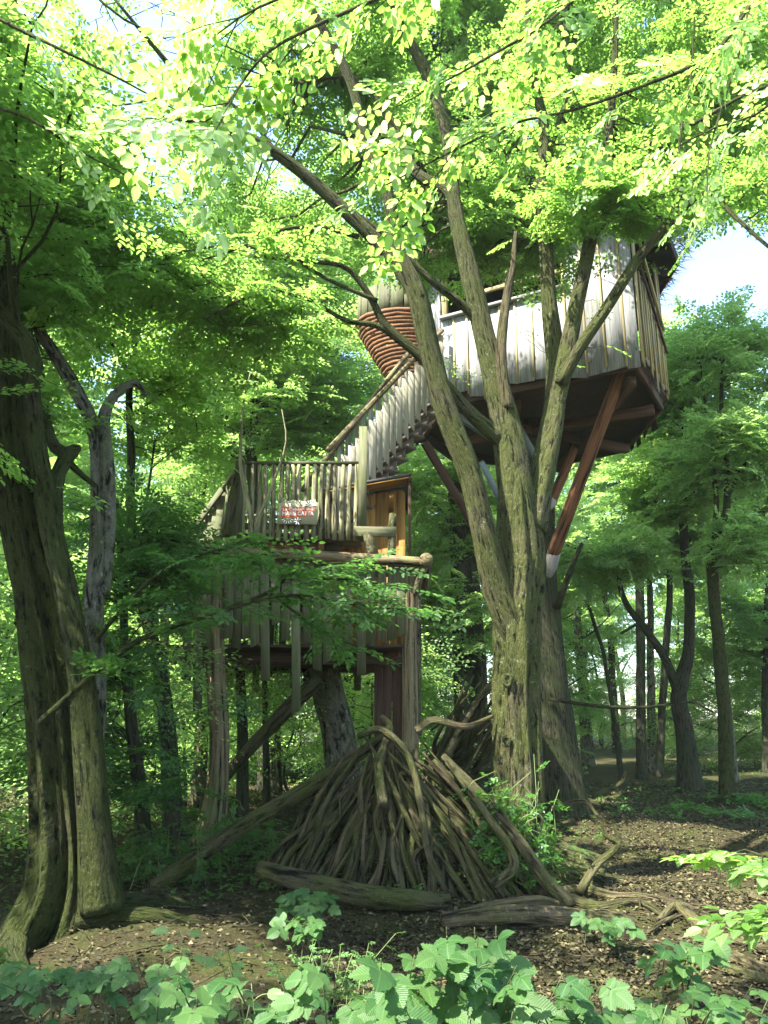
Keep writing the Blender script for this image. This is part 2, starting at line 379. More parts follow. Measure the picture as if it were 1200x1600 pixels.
def groundmat():
    m, t, out = newmat('forest_floor')
    g = N(t, 'ShaderNodeNewGeometry'); v = g.outputs['Position']
    n1 = noise(t, v, 0.55, 5, 0.6); n2 = noise(t, v, 5, 6, 0.7); n3 = noise(t, v, 38, 5, 0.7); n4 = noise(t, v, 1.7, 5, 0.65)
    vo = N(t, 'ShaderNodeTexVoronoi'); t.links.new(v, vo.inputs['Vector']); vo.inputs['Scale'].default_value = 19; vo.inputs['Randomness'].default_value = 1
    c = ramp(t, n3, [(0.3, (0.016, 0.014, 0.006)), (0.55, (0.050, 0.042, 0.018)), (0.8, (0.090, 0.078, 0.036))])
    cv = mixc(t, 1.0, (0.07, 0.058, 0.032), vo.outputs['Color'], 'MULTIPLY')
    c = mixc(t, 0.10, c, cv)
    ms = mixc(t, n3, (0.025, 0.035, 0.008), (0.062, 0.080, 0.014))
    c = mixc(t, ramp(t, n4, [(0.47, (0, 0, 0)), (0.64, (0.8, 0.8, 0.8))]), c, ms)
    c = mixc(t, ramp(t, n1, [(0.4, (0, 0, 0)), (0.7, (0.35, 0.35, 0.35))]), c, (0.035, 0.027, 0.012))
    h = N(t, 'ShaderNodeMath', operation='MULTIPLY_ADD'); t.links.new(n2, h.inputs[0]); h.inputs[1].default_value = 2.5; t.links.new(n3, h.inputs[2])
    bsdf(t, out, c, 0.95, h.outputs[0], 1.0, 0.035, 0.1); return m
M['ground'] = groundmat()

# ------------------------------------------------------------------ leaves and sprays
def leaf_shape(kind):
    if kind == 'q':      # folded diamond, length 1 along x
        V = np.array([[0, 0, 0], [0.42, -0.29, 0.07], [1, 0, -0.03], [0.42, 0.29, 0.07]]); Q = np.array([[0, 1, 2, 3]])
    else:                # six-sided ovate leaf
        V = np.array([[0, 0, 0], [0.22, -0.25, 0.05], [0.62, -0.24, 0.06], [1.0, 0, -0.06], [0.62, 0.24, 0.06], [0.22, 0.25, 0.05]])
        Q = np.array([[0, 1, 2, 3], [0, 3, 4, 5]])
    return V, Q
def spray_frames(n_side, seed, per=6):
    """flat hornbeam spray of length 1 along x in the xy plane; returns leaf pos, dir, normal, size(rel)"""
    r = np.random.default_rng(seed); P = []; D = []; S = []
    segs = [((0, 0, 0), (1, 0, 0.0), 8)]
    for i in range(n_side):
        t = 0.12+0.78*i/n_side; sd = 1 if i % 2 else -1; L = (0.55-0.38*t)*r.uniform(.8, 1.2)
        a = sd*r.uniform(.7, 1.05); segs.append(((t, 0, 0), (t+L*math.cos(a), L*math.sin(a), r.uniform(-.06, .02)), per))
    for s0, s1, n in segs:
        s0 = np.array(s0); s1 = np.array(s1); d = s1-s0; ang = math.atan2(d[1], d[0])
        for j in range(n):
            t = (j+0.8)/(n); sd = 1 if j % 2 else -1
            p = s0+d*min(1, t)+np.array([0, 0, -0.10*((s0[0]+d[0]*t)**2)])
            aa = ang+sd*r.uniform(.55, 1.1) if j < n-1 else ang
            P.append(p); D.append((math.cos(aa), math.sin(aa), r.uniform(-.35, .1))); S.append(r.uniform(.75, 1.2))
    P = np.array(P); D = nrm(np.array(D)); S = np.array(S)
    Nn = nrm(np.stack([r.normal(0, .28, len(P)), r.normal(0, .28, len(P)), np.ones(len(P))], 1))
    Nn = nrm(Nn-D*(Nn*D).sum(1, keepdims=True))
    return P, D, Nn, S
FR = [spray_frames(7, 100+i) for i in range(6)]
FR_S = [spray_frames(5, 200+i, 4) for i in range(6)]
def sprays(anchors, dirs, scales, leaf, kind='q', frames=None, tilt=0.30, lv0=0.0, lv1=1.0, want_frames=False):
    """leaf geometry for many sprays at once"""
    frames = frames or FR
    k = len(anchors)
    if k == 0: return None
    LV, LQ = leaf_shape(kind); m = len(LV)
    X = nrm(dirs); up = np.stack([rng.normal(0, tilt, k), rng.normal(0, tilt, k), np.ones(k)], 1)
    Z = nrm(up-X*(up*X).sum(1, keepdims=True)); Y = np.cross(Z, X)
    Rm = np.stack([X, Y, Z], axis=-1)
    idx = rng.integers(0, len(frames), k)
    Vs = []; lv = []; FRS = []
    for f in range(len(frames)):
        sel = np.where(idx == f)[0]
        if not len(sel): continue
        P, D, Nn, S = frames[f]
        Rs = Rm[sel]; sc = scales[sel]
        p = np.einsum('kij,lj->kli', Rs, P)*sc[:, None, None]+anchors[sel][:, None, :]
        d = np.einsum('kij,lj->kli', Rs, D); n_ = np.einsum('kij,lj->kli', Rs, Nn); b = np.cross(n_, d)
        s = leaf*S[None, :]*rng.uniform(.8, 1.2, (len(sel), len(P)))
        if want_frames:
            FRS.append((p.reshape(-1, 3), d.reshape(-1, 3), b.reshape(-1, 3), n_.reshape(-1, 3), s.reshape(-1))); continue
        v = p[:, :, None, :]+s[..., None, None]*(LV[None, None, :, 0:1]*d[:, :, None, :]+LV[None, None, :, 1:2]*b[:, :, None, :]+LV[None, None, :, 2:3]*n_[:, :, None, :])
        Vs.append(v.reshape(-1, 3))
        clump = rng.uniform(0, 1, len(sel))[:, None]*0.5+rng.uniform(0, 1, (len(sel), len(P)))*0.5
        lv.append(np.repeat((lv0+(lv1-lv0)*clump).reshape(-1), m))
    if want_frames: return [np.concatenate([a[i] for a in FRS]) for i in range(5)]
    V = np.concatenate(Vs); nl = len(V)//m
    Q = (np.arange(nl)*m)[:, None, None]+LQ[None]
    return V, Q.reshape(-1, 4), np.concatenate(lv)

# light wells: gaps in the canopy along the sun direction, at these spots of the place: (point, radius)
WELLS = []; GAP = [0.10]
CLEAR = []      # open air between the viewpoint and what stands there: (x0,y0,x1,y1,Ymax,keep)
def keep_mask(P):
    k = np.ones(len(P), bool)
    for (c, r) in WELLS:
        d = P-c; t = d@SUN; perp = np.linalg.norm(d-t[:, None]*SUN, axis=1)
        k &= ~((t > 0.25) & (perp < r+GAP[0]))
    x, y = px_of(P)
    for (x0, y0, x1, y1, Ym, kp) in CLEAR:
        ins = (x > x0) & (x < x1) & (y > y0) & (y < y1) & (P[:, 1] < Ym) & (P[:, 1] > 0)
        k &= ~(ins & (rng.uniform(0, 1, len(P)) > kp))
    return k

def grow_to(limbs, targets, r_at=None, npt=8, sag=0.12):
    """branches from the nearest limb node to each target"""
    nodes = np.concatenate([l[0] for l in limbs]); rad = np.concatenate([l[1] for l in limbs])
    tg = np.asarray(targets)
    D = np.linalg.norm(tg[:, None]-nodes[None], axis=2)
    pen = np.maximum(0, nodes[None, :, 2]-tg[:, None, 2]+0.1*D)*1.2
    i = np.argmin(D+pen+rng.uniform(0, .4, D.shape), axis=1)
    P0 = nodes[i]; d = tg-P0; L = np.linalg.norm(d, axis=1)
    t = np.linspace(0, 1, npt)[None, :, None]
    ctrl = P0+d*0.5; ctrl[:, 2] += L*sag*rng.uniform(0, 1.8, len(L)); side = nrm(np.cross(d, [0, 0, 1.0]))*(L*rng.normal(0, .13, len(L)))[:, None]; ctrl += side
    P = P0[:, None]*(1-t)**2+2*ctrl[:, None]*t*(1-t)+tg[:, None]*t**2
    jit = rng.normal(0, 1, P.shape)*(L*0.018)[:, None, None]; jit[:, 0] = 0; P = P+jit
    r0 = np.minimum(rad[i]*0.6, 0.006+0.0075*L)
    Rr = r0[:, None]*(1-0.82*np.linspace(0, 1, npt)[None, :])
    return P, Rr, L
def branch_sprays(P, L, t0=0.35, spacing=0.22, slen=(0.35, 0.6), jitter=0.08):
    A = []; Dr = []; S = []
    n = P.shape[1]
    for b in range(len(P)):
        m = max(3, int(L[b]*(1-t0)/spacing))
        tt = np.linspace(t0 if L[b] > .8 else .1, 1, m)*(n-1); ii = np.minimum(tt.astype(int), n-2); f = (tt-ii)[:, None]
        p = P[b, ii]*(1-f)+P[b, ii+1]*f; tan = nrm(P[b, ii+1]-P[b, ii])
        yaw = np.where(np.arange(m) % 2, 1, -1)*rng.uniform(.5, 1.2, m); yaw[-1] = 0
        c, s = np.cos(yaw), np.sin(yaw)
        d = np.stack([tan[:, 0]*c-tan[:, 1]*s, tan[:, 0]*s+tan[:, 1]*c, tan[:, 2]*0.45+rng.uniform(-.22, .06, m)], 1)
        A.append(p+rng.normal(0, jitter, p.shape)*0.3); Dr.append(nrm(d)); S.append(rng.uniform(*slen, m))
    return np.concatenate(A), np.concatenate(Dr), np.concatenate(S)
def volumes(vols):
    T = []
    for (c, r, n) in vols:
        d = nrm(rng.normal(0, 1, (n, 3)))*rng.uniform(0.15, 1, (n, 1))**(1/2.4)
        T.append(np.asarray(c)+d*np.asarray(r))
    return np.concatenate(T)
def crown(root, limbs, vols, leafm, barkm, leaf=0.07, kind='q', spacing=0.22, slen=(.35, .6), t0=.3, sides=5, frames=None, tg=None, tilt=.48, sub=3, subL=0.9):
    T = volumes(vols) if tg is None else tg
    T = T[keep_mask(T)]
    if not len(T): return
    P, Rr, L = grow_to(limbs, T)
    bb = Bag(); V, Q, bc = tubes(P, Rr, sides); bb.add(V, Q, bc=bc)
    A, Dr, S = branch_sprays(P, L, t0, spacing, slen)
    # second order branchlets
    if sub:
        k = len(P); n = P.shape[1]
        ii = rng.integers(2, n-1, (k, sub)); base = P[np.arange(k)[:, None], ii].reshape(-1, 3)
        tan = nrm((P[:, 1:]-P[:, :-1]))[np.arange(k)[:, None], ii-1].reshape(-1, 3)
        d = tan*0.6+rng.normal(0, .7, tan.shape)*[1, 1, .45]; d = nrm(d)
        T2 = base+d*(rng.uniform(.4, 1.1, len(base))*subL)[:, None]
        kk = keep_mask(T2); base = base[kk]; T2 = T2[kk]
        tt = np.linspace(0, 1, 5)[None, :, None]
        P2 = base[:, None]*(1-tt)+T2[:, None]*tt; P2[:, :, 2] += (np.sin(tt[..., 0]*3.14)*0.08); P2[:, 1:] += rng.normal(0, .02, P2[:, 1:].shape)
        L2 = np.linalg.norm(T2-base, axis=1)
        V, Q, bc = tubes(P2, (0.008*np.linspace(1, .3, 5))[None].repeat(len(P2), 0), 4); bb.add(V, Q, bc=bc)
        A2, D2, S2 = branch_sprays(P2, L2, .25, spacing, slen)
        A = np.concatenate([A, A2]); Dr = np.concatenate([Dr, D2]); S = np.concatenate([S, S2])
    k = keep_mask(A); A, Dr, S = A[k], Dr[k], S[k]
    bb.build('branches', barkm, root, smooth=True)
    tips = A+Dr*S[:, None]*0.7
    Pt = np.stack([A, (A+tips)/2+np.array([0, 0, .01]), tips], 1)
    r = sprays(A, Dr, S, leaf, kind, frames, tilt)
    lb = Bag(); lb.add(r[0], r[1], lv=r[2]); lb.build('crown', leafm, root)
    return len(A)

# ================================================================== SETTING
def make_ground():
    ys = np.concatenate([np.linspace(-30, 2, 30), np.linspace(2.15, 22, 180), np.geomspace(22.3, 260, 50)])
    xs = np.concatenate([-np.geomspace(7.2, 200, 36)[::-1], np.linspace(-7, 7, 150), np.geomspace(7.2, 200, 36)])
    X, Y = np.meshgrid(xs, ys); Z = gz(X, Y)
    near = (Y < 22) & (np.abs(X) < 8)
    Z = Z+np.where(near, 0.010*rng.normal(0, 1, Z.shape), 0)
    V = np.stack([X, Y, Z], -1).reshape(-1, 3); nx = len(xs); ny = len(ys)
    i = np.arange(ny-1)[:, None]*nx; j = np.arange(nx-1)[None]
    Q = np.stack([i+j, i+j+1, i+nx+j+1, i+nx+j], -1).reshape(-1, 4)
    mesh_obj('ground', make_mesh('ground', V, Q, None, [M['ground']], None, True), None, kind='structure')
make_ground()

# gaps in the canopy for the sun
for (p, r) in [(at(200, 400, 10), 1.0), (at(130, 330, 9.6), .8), (at(330, 440, 10), .7), (at(960, 470, 11.6), .55), (at(860, 540, 12.2), .55), (at(750, 550, 12.7), .6), (at(900, 400, 11.9), .35), (at(640, 620, 12.3), .55), (at(600, 670, 12.0), .35),
               (at(700, 1540, 2.5), .60), (at(560, 1560, 2.3), .50), (at(640, 1500, 2.4), .4), (at(340, 1580, 2.2), .35), (at(830, 1540, 2.6), .25),
               (at(930, 1300, 12.5), .9), (at(1060, 1295, 13), .8), (at(1000, 1290, 12.8), .8), (at(110, 1450, 6.3), .28), (at(640, 1180, 8.8), .30), (at(600, 1260, 8.4), .22), (at(820, 1430, 7.4), .28),
               (at(1180, 1360, 3.2), .35), (at(1190, 1450, 2.8), .3), (at(440, 120, 3.2), .7), (at(560, 60, 3.4), .6), (at(330, 200, 3.0), .4), (at(760, 60, 3.6), .6), (at(700, 230, 4.2), .5),
               (at(520, 1120, 13.5), .3), (at(790, 800, 8.9), .18), (at(430, 1240, 14), .4), (at(250, 560, 12), .8), (at(100, 150, 9), .8), (at(350, 350, 10), .7), (at(400, 640, 13), .9)]:
    WELLS.append((p, r))
CLEAR += [(690, 455, 1050, 720, 11.4, .10), (690, 345, 900, 455, 11.4, .9), (900, 345, 1050, 455, 11.4, .35), (500, 575, 700, 800, 11.3, .06), (330, 700, 640, 860, 11.2, .06), (730, 880, 860, 1420, 9.6, .03),
          (420, 1140, 900, 1430, 10.5, .0), (0, 1000, 190, 1520, 8, .0), (855, 860, 1200, 1600, 12, .03), (1010, 380, 1200, 480, 60, .30), (860, 1130, 1200, 1600, 30, .05), (200, 960, 660, 1200, 10.8, .35),
          (0, 1380, 1200, 1600, 10, .0), (1000, 0, 1060, 250, 60, .5)]

# ================================================================== TREES
# ---- the many-stemmed hornbeam in front of the treehouse
def hornbeam_main():
    root = thing('hornbeam_tree', gp(2.02, 8.9), 'large fluted hornbeam with many twisting stems rising in front of the treehouse', 'tree')
    b = Bag(); L = []
    def S(pp, w, **kw):
        pts = [at(x, y, Y) for (x, y, Y) in pp]; rad = [pm(a, pp[0][2])/2*.85 for a in w]
        o = stem(b, pts, rad, **kw); L.append(o); return o
    base = gp(2.06, 8.95, -.15)
    pts = [base, at(822, 1330, 8.95), at(812, 1200, 9), at(806, 1080, 9), at(808, 980, 9), at(812, 880, 9), at(806, 780, 9), at(800, 690, 9)]
    L.append(stem(b, pts, [.29, .25, .228, .222, .245, .255, .20, .09], sides=52, n=110, flute=.20, flare=.32, lobes=4))
    S([(815, 1010, 8.95), (778, 925, 8.85), (756, 830, 8.7), (735, 740, 8.6), (700, 650, 8.5), (672, 550, 8.4), (652, 460, 8.3), (622, 390, 8.25), (605, 300, 8.2), (572, 215, 8.1), (545, 120, 8), (490, 20, 7.8), (440, -60, 7.6)],
      [56, 50, 44, 40, 40, 36, 36, 27, 22, 20, 18, 14, 8], sides=24, flute=.10, n=90)
    S([(658, 470, 8.3), (610, 400, 8.3), (540, 330, 8.2), (470, 268, 8.1), (400, 220, 7.9), (345, 195, 7.8), (280, 120, 7.6), (230, 60, 7.4), (180, 0, 7.2)], [34, 30, 26, 24, 19, 16, 12, 8, 5], sides=16, flute=.07)
    S([(470, 268, 8.1), (430, 235, 8), (395, 190, 7.9), (340, 140, 7.8), (300, 60, 7.6)], [14, 11, 8, 6, 4], sides=10)
    S([(808, 800, 9), (795, 690, 9), (775, 600, 9), (755, 520, 9), (735, 430, 9), (715, 350, 9), (702, 300, 9), (650, 270, 9.1), (620, 210, 9.2), (585, 150, 9.2), (540, 120, 9.3), (470, 130, 9.3)],
      [64, 58, 46, 40, 40, 34, 26, 22, 20, 15, 12, 8], sides=24, flute=.10, n=80)
    S([(712, 345, 9), (705, 260, 9), (690, 180, 9), (660, 100, 9), (625, 40, 8.9), (600, -40, 8.8)], [30, 25, 24, 26, 20, 12], sides=16, flute=.06)
    S([(748, 500, 9), (715, 470, 8.9), (670, 435, 8.8), (610, 375, 8.7), (540, 320, 8.6)], [22, 18, 14, 10, 6], sides=12)
    S([(786, 690, 8.95), (740, 650, 8.9), (700, 605, 8.8), (655, 555, 8.7), (600, 505, 8.6), (575, 460, 8.5), (540, 418, 8.4), (480, 408, 8.2), (400, 400, 8)], [34, 27, 24, 20, 17, 13, 11, 8, 5], sides=14, wig=.01)
    S([(640, 545, 8.7), (590, 510, 8.6), (540, 500, 8.5), (470, 462, 8.3), (400, 460, 8.1), (320, 500, 7.9)], [14, 12, 9, 8, 6, 4], sides=10, wig=.012)
    S([(590, 470, 8.5), (520, 440, 8.4), (450, 400, 8.2), (360, 385, 8.0), (260, 400, 7.8)], [10, 8, 7, 5, 3], sides=8, wig=.015)
    S([(560, 370, 8.3), (500, 355, 8.3), (440, 360, 8.1), (370, 390, 8), (300, 410, 7.9)], [11, 9, 7, 5, 3], sides=8, wig=.015)
    S([(832, 830, 9.05), (848, 740, 9.15), (866, 640, 9.25), (868, 560, 9.3), (858, 470, 9.3), (852, 380, 9.3), (845, 290, 9.3), (850, 200, 9.3), (830, 110, 9.2), (825, 20, 9.1), (830, -60, 9)],
      [52, 46, 42, 36, 31, 29, 26, 22, 19, 14, 10], sides=20, flute=.08, n=80)
    S([(866, 640, 9.25), (884, 560, 9.2), (900, 480, 9.2), (918, 400, 9.15), (932, 320, 9.1), (948, 230, 9), (958, 140, 8.9), (962, 40, 8.8), (960, -50, 8.7)], [36, 32, 30, 27, 24, 18, 14, 12, 9], sides=18, flute=.06)
    S([(876, 600, 9.15), (905, 545, 9.0), (950, 478, 8.8), (1000, 400, 8.6), (1052, 342, 8.4), (1105, 302, 8.2), (1150, 340, 8), (1200, 385, 7.8), (1260, 430, 7.7)], [26, 23, 21, 20, 15, 11, 8, 6, 4], sides=14)
    S([(932, 320, 9.1), (975, 270, 8.8), (1020, 220, 8.5), (1090, 190, 8.2), (1160, 150, 7.9), (1240, 120, 7.6)], [14, 12, 10, 8, 7, 4], sides=10)
    S([(1040, 352, 8.45), (1065, 300, 8.4), (1062, 220, 8.3), (1080, 120, 8.2), (1085, 20, 8)], [8, 7, 6, 5, 3], sides=8)
    S([(850, 260, 9.3), (870, 200, 9.4), (890, 120, 9.5), (880, 20, 9.5)], [14, 12, 9, 5], sides=10)
    b.build('trunk', M['bark_hornbeam'], root, smooth=True)
    d = Bag(); stem(d, [at(792, 640, 8.9), at(783, 560, 8.85), at(788, 490, 8.8), at(800, 420, 8.8), at(806, 362, 8.8)], [.085, .065, .055, .045, .02], sides=14, flute=.18, n=40)
    d.build('dead_stem', M['deadwood'], root, smooth=True)
    for (x, y, s) in ((792, 1063, 1.0), (791, 1158, .8)):      # knot holes with rolled rims
        c = at(x, y, 8.76); th = np.linspace(0, 2*np.pi, 15)
        for (q, mt, nm) in ((1.0, 'bark_hornbeam', 'knot'), (.45, 'bark_dark', 'knot_hole')):
            k = Bag(); ring = np.array([[c[0]+.040*q*s*math.cos(a)*(1+.2*math.sin(3*a)), c[1]-.012*(q == 1), c[2]+.058*q*s*math.sin(a)] for a in th])
            V, Q, bc = tubes(ring[None], np.full((1, 15), .026*s), 8, np.array([0, 1., 0])); k.add(V, Q, bc=bc)
            k.build(nm, M[mt], root, smooth=True)
    vols = [(at(330, 60, 8.6), (1.6, 1.3, 1.1), 26), (at(200, 180, 8.6), (1.4, 1.3, 1.1), 9), (at(480, 120, 9.6), (1.3, 1.2, .9), 18),
            (at(400, 300, 9.2), (1.2, 1.2, .8), 14), (at(300, 420, 9.0), (1.3, 1.3, .7), 13), (at(640, 120, 10.4), (1.3, 1.2, 1.0), 24), (at(540, 20, 9.4), (1.6, 1.3, .9), 22),
            (at(800, 60, 10.4), (1.3, 1.2, 1.0), 24), (at(800, 200, 10.8), (1.1, 1.1, .8), 20), (at(960, 60, 10), (1.2, 1.2, 1.1), 22), (at(900, 230, 10.4), (.9, .9, .7), 18),
            (at(1000, 250, 9.6), (.8, 1.0, .45), 18), (at(975, 325, 8.7), (.75, .5, .2), 22), (at(1130, 100, 9.2), (.9, 1.2, 1.2), 22), (at(720, 340, 10.6), (.8, .8, .5), 14), (at(620, 380, 10.2), (.8, 1.0, .5), 12),
            (at(430, 500, 9.0), (1.0, 1.2, .6), 11), (at(330, 520, 8.8), (1, 1.2, .5), 9), (at(740, 420, 10.8), (.5, .5, .3), 5), (at(540, 560, 9.4), (.5, .7, .3), 6), (at(1180, 330, 8.4), (.6, .9, .6), 5), (at(340, 230, 11), (1.5, 1.1, 1.1), 24), (at(620, 440, 10.2), (.6, .4, .35), 9), (at(430, 340, 11.5), (1.4, 1.2, 1.0), 16), (at(240, 30, 9.5), (1.2, 1, .9), 14), (at(470, 230, 11.5), (1.1, 1, .9), 12), (at(790, 410, 10.5), (.55, .3, .25), 8), (at(860, 350, 10.6), (.7, .3, .2), 9), (at(730, 380, 10.4), (.5, .3, .3), 8), (at(990, 345, 10.2), (.5, .3, .2), 8)]
    crown(root, L[1:], vols, M['leaf'], M['bark_hornbeam'], leaf=.066, kind='h', spacing=.24)
    # thin sprays hanging in front of the pale boards
    tg = np.array([at(x, y, 9.0) for x, y in ((700, 560), (715, 590), (930, 470), (925, 500), (960, 540), (900, 560), (815, 520), (1000, 420))])
    global CLEAR; sv = CLEAR; CLEAR = []
    Lb, _, _ = grow_to(L[1:], tg); bb = Bag(); V, Q, bc = tubes(Lb, np.full(Lb.shape[:2], .004), 4); bb.add(V, Q, bc=bc); bb.build('branches', M['bark_hornbeam'], root)
    r = sprays(tg-np.array([.1, 0, 0]), nrm(np.array([[1, -.3, -.4]]*len(tg))+rng.normal(0, .4, (len(tg), 3))), rng.uniform(.25, .4, len(tg)), .04, 'h', FR_S)
    lb = Bag(); lb.add(r[0], r[1], lv=r[2]); lb.build('leaves', M['leaf'], root); CLEAR = sv
hornbeam_main()

# ---- old double-trunked tree at the left edge
def left_tree():
    root = thing('old_hornbeam_tree', gp(-2.75, 6.9), 'thick old deeply fluted tree at the left edge with a smooth mossy second stem', 'tree')
    b = Bag(); L = []
    pts = [gp(-2.75, 6.95, -.25), at(108, 1380, 6.95), at(97, 1200, 7), at(80, 1050, 7), at(56, 920, 7), at(32, 800, 7), at(15, 650, 7), at(10, 500, 7), at(0, 380, 7), at(-20, 200, 7)]
    L.append(stem(b, pts, [.33, .245, .215, .20, .17, .15, .12, .11, .1, .08], sides=72, n=120, flute=.42, flare=.2, lobes=4, knot=.06))
    b.build('trunk', M['bark_mossy'], root, smooth=True)
    b = Bag()
    def S(pp, w, **kw):
        p = [at(*q) for q in pp]; L.append(stem(b, p, [pm(a, 6.8)/2 for a in w], **kw))
    S([(160, 1420, 6.75), (150, 1310, 6.7), (141, 1200, 6.65), (128, 1070, 6.7), (104, 925, 6.7), (88, 860, 6.75), (75, 800, 6.8), (60, 705, 6.8), (50, 610, 6.8), (47, 545, 6.8), (12, 500, 6.75), (-40, 450, 6.7)],
      [54, 46, 42, 38, 35, 33, 31, 28, 26, 26, 23, 18], sides=28, flute=.12, flare=.12, n=90)
    S([(90, 880, 6.8), (85, 800, 6.9), (92, 740, 7), (112, 706, 7.1), (125, 700, 7.1)], [32, 28, 24, 24, 10], sides=14, knot=.15)
    S([(105, 712, 7.1), (80, 690, 7.2), (68, 630, 7.3), (60, 560, 7.4), (40, 520, 7.5)], [22, 20, 16, 12, 8], sides=12)
    S([(100, 715, 7.1), (125, 740, 7.2), (150, 760, 7.3)], [14, 10, 8], sides=8)
    b.build('mossy_stem', M['bark_mossy'], root, smooth=True)
    # surface roots
    for (x0, y0, x1, y1) in ((-2.35, 6.7, -1.2, 6.9), (-2.7, 6.5, -2.3, 5.7), (-3.1, 6.5, -3.35, 5.6), (-2.3, 7.0, -1.3, 7.6), (-3.2, 6.9, -3.8, 6.6)):
        rb = Bag(); xs = np.linspace(x0, x1, 5)+rng.normal(0, .05, 5); ys = np.linspace(y0, y1, 5)
        stem(rb, [gp(a, c, .10-.035*i) for i, (a, c) in enumerate(zip(xs, ys))], [.10, .08, .06, .04, .025], sides=10, n=14, knot=.12); rb.build('root', M['bark_mossy'], root, smooth=True)
    vols = [(at(-60, 300, 6.8), (1.3, 1.2, 1.2), 18), (at(30, 150, 7), (1.2, 1.2, 1.0), 20), (at(60, 420, 7.6), (.8, .9, .6), 8), (at(-100, 700, 7), (1, 1, 1), 10), ((-3.3, 4.7, 6.3), (1.3, 1.1, .6), 30), ((-4.1, 4.0, 7.6), (1.3, 1.1, .6), 20)]  # last clumps, out of view, are added to shade the low branch
    crown(root, L, vols, M['leaf'], M['bark_mossy'], leaf=.068, kind='h')
left_tree()
def pale_forked():
    root = thing('forked_tree', gp(-2.95, 8.4), 'pale barked twin-stemmed tree forking behind the mossy stem at the left, one limb hooked over', 'tree')
    b = Bag(); L = []
    def S(pp, w, **kw): L.append(stem(b, [at(*q) for q in pp], [pm(a, 8)/2 for a in w], **kw))
    S([(130, 1330, 8.3), (140, 1180, 8.2), (146, 1050, 8.1), (146, 950, 8), (152, 850, 8), (152, 750, 8), (146, 670, 8), (112, 598, 7.9), (82, 550, 7.9), (58, 510, 7.9), (62, 480, 7.9), (48, 455, 7.9), (20, 415, 7.8), (-20, 370, 7.8)],
      [46, 38, 34, 30, 24, 22, 24, 22, 19, 17, 15, 13, 10, 6], sides=18, flute=.08, n=90)
    S([(158, 930, 8.05), (168, 830, 8.05), (168, 740, 8), (162, 660, 8), (174, 625, 8), (196, 604, 8), (215, 600, 8), (228, 618, 8)], [28, 24, 24, 20, 15, 13, 11, 6], sides=14, n=60)
    S([(50, 458, 7.9), (46, 425, 7.9), (62, 400, 7.9), (60, 330, 7.9)], [12, 10, 8, 5], sides=10)
    S([(58, 470, 7.9), (20, 462, 7.9), (0, 440, 7.8)], [12, 9, 6], sides=10)
    b.build('trunk', M['bark_pale'], root, smooth=True)
    crown(root, L[:3], [(at(60, 330, 8), (.8, 1.0, .7), 18), (at(150, 420, 8.4), (.6, .8, .5), 10), (at(-30, 500, 8), (.6, .8, .8), 10)], M['leaf'], M['bark_dark'], leaf=.066, kind='h')
pale_forked()

def slender(name, label, pp, w, vols, barkm, leafm=None, Yw=None, leaf=.075, extra=(), sides=10, flare=.3, kind='q', group=None, **kw):
    p = [at(*q) for q in pp]
    base = np.array(p[0]); g = gp(base[0], base[1]); root = thing(name, g, label, 'tree', group)
    p[0] = gp(base[0], base[1], -.1)
    Y = Yw or pp[0][2]
    b = Bag(); L = [stem(b, p, [pm(a, Y)/2 for a in w], sides=sides+4, flare=flare, wig=.012)]
    for (pe, we) in extra: L.append(stem(b, [at(*q) for q in pe], [pm(a, Y)/2 for a in we], sides=8, wig=.012))
    b.build('trunk', barkm, root, smooth=True)
    if vols: crown(root, L, vols, leafm or M['leaf_far'], M['bark_dark'], leaf=leaf, kind=kind, **kw)
    return root
# sapling with many upright forks on the left
slender('young_tree', 'slim dark young tree rising behind the hooked pale limb and splitting into upright thin branches', 
        [(282, 1270, 10.6), (262, 1150, 10.6), (245, 1030, 10.6), (222, 930, 10.6), (204, 830, 10.5), (205, 720, 10.4), (204, 600, 10.3), (212, 500, 10.2), (213, 400, 10.2), (210, 340, 10.1), (190, 240, 10), (170, 120, 10)],
        [34, 26, 22, 18, 15, 12, 11, 8, 6, 5, 4, 3],
        [(at(160, 250, 9.6), (1.4, 1.3, 1.3), 34), (at(100, 420, 10), (1.2, 1.4, .9), 22), (at(230, 500, 10.5), (1.1, 1.3, .9), 16), (at(290, 330, 10.2), (1.0, 1.3, 1.0), 22), (at(250, 640, 10.6), (1, 1.2, .7), 16), (at(60, 60, 9.8), (1.3, 1.3, 1.2), 10)], M['bark_dark'], M['leaf'],
        extra=[([(205, 610, 10.3), (192, 565, 10.3), (160, 510, 10.2), (125, 450, 10.1), (85, 380, 10), (60, 330, 10)], [8, 7, 5, 4, 3, 2]),
               ([(212, 500, 10.2), (190, 430, 10.2), (160, 330, 10.1), (140, 290, 10)], [6, 5, 4, 2]), ([(213, 400, 10.2), (232, 330, 10.1), (240, 260, 10)], [4, 4, 2]),
               ([(205, 880, 10.5), (225, 800, 10.5), (240, 690, 10.4)], [6, 5, 3])], kind='h', leaf=.068)
slender('understory_tree', 'dark leaning trunk with deep shade leaves between the left trees and the lookout platform',
        [(235, 1330, 9.3), (215, 1200, 9.3), (198, 1050, 9.3), (190, 900, 9.3), (182, 780, 9.3)], [26, 20, 15, 11, 7],
        [(at(210, 1000, 9.2), (.55, .8, .9), 22), (at(200, 1200, 9.2), (.5, .8, .5), 16), (at(230, 860, 9.4), (.6, .8, .6), 18)], M['bark_dark'], M['leaf_dark'], kind='h', leaf=.065)
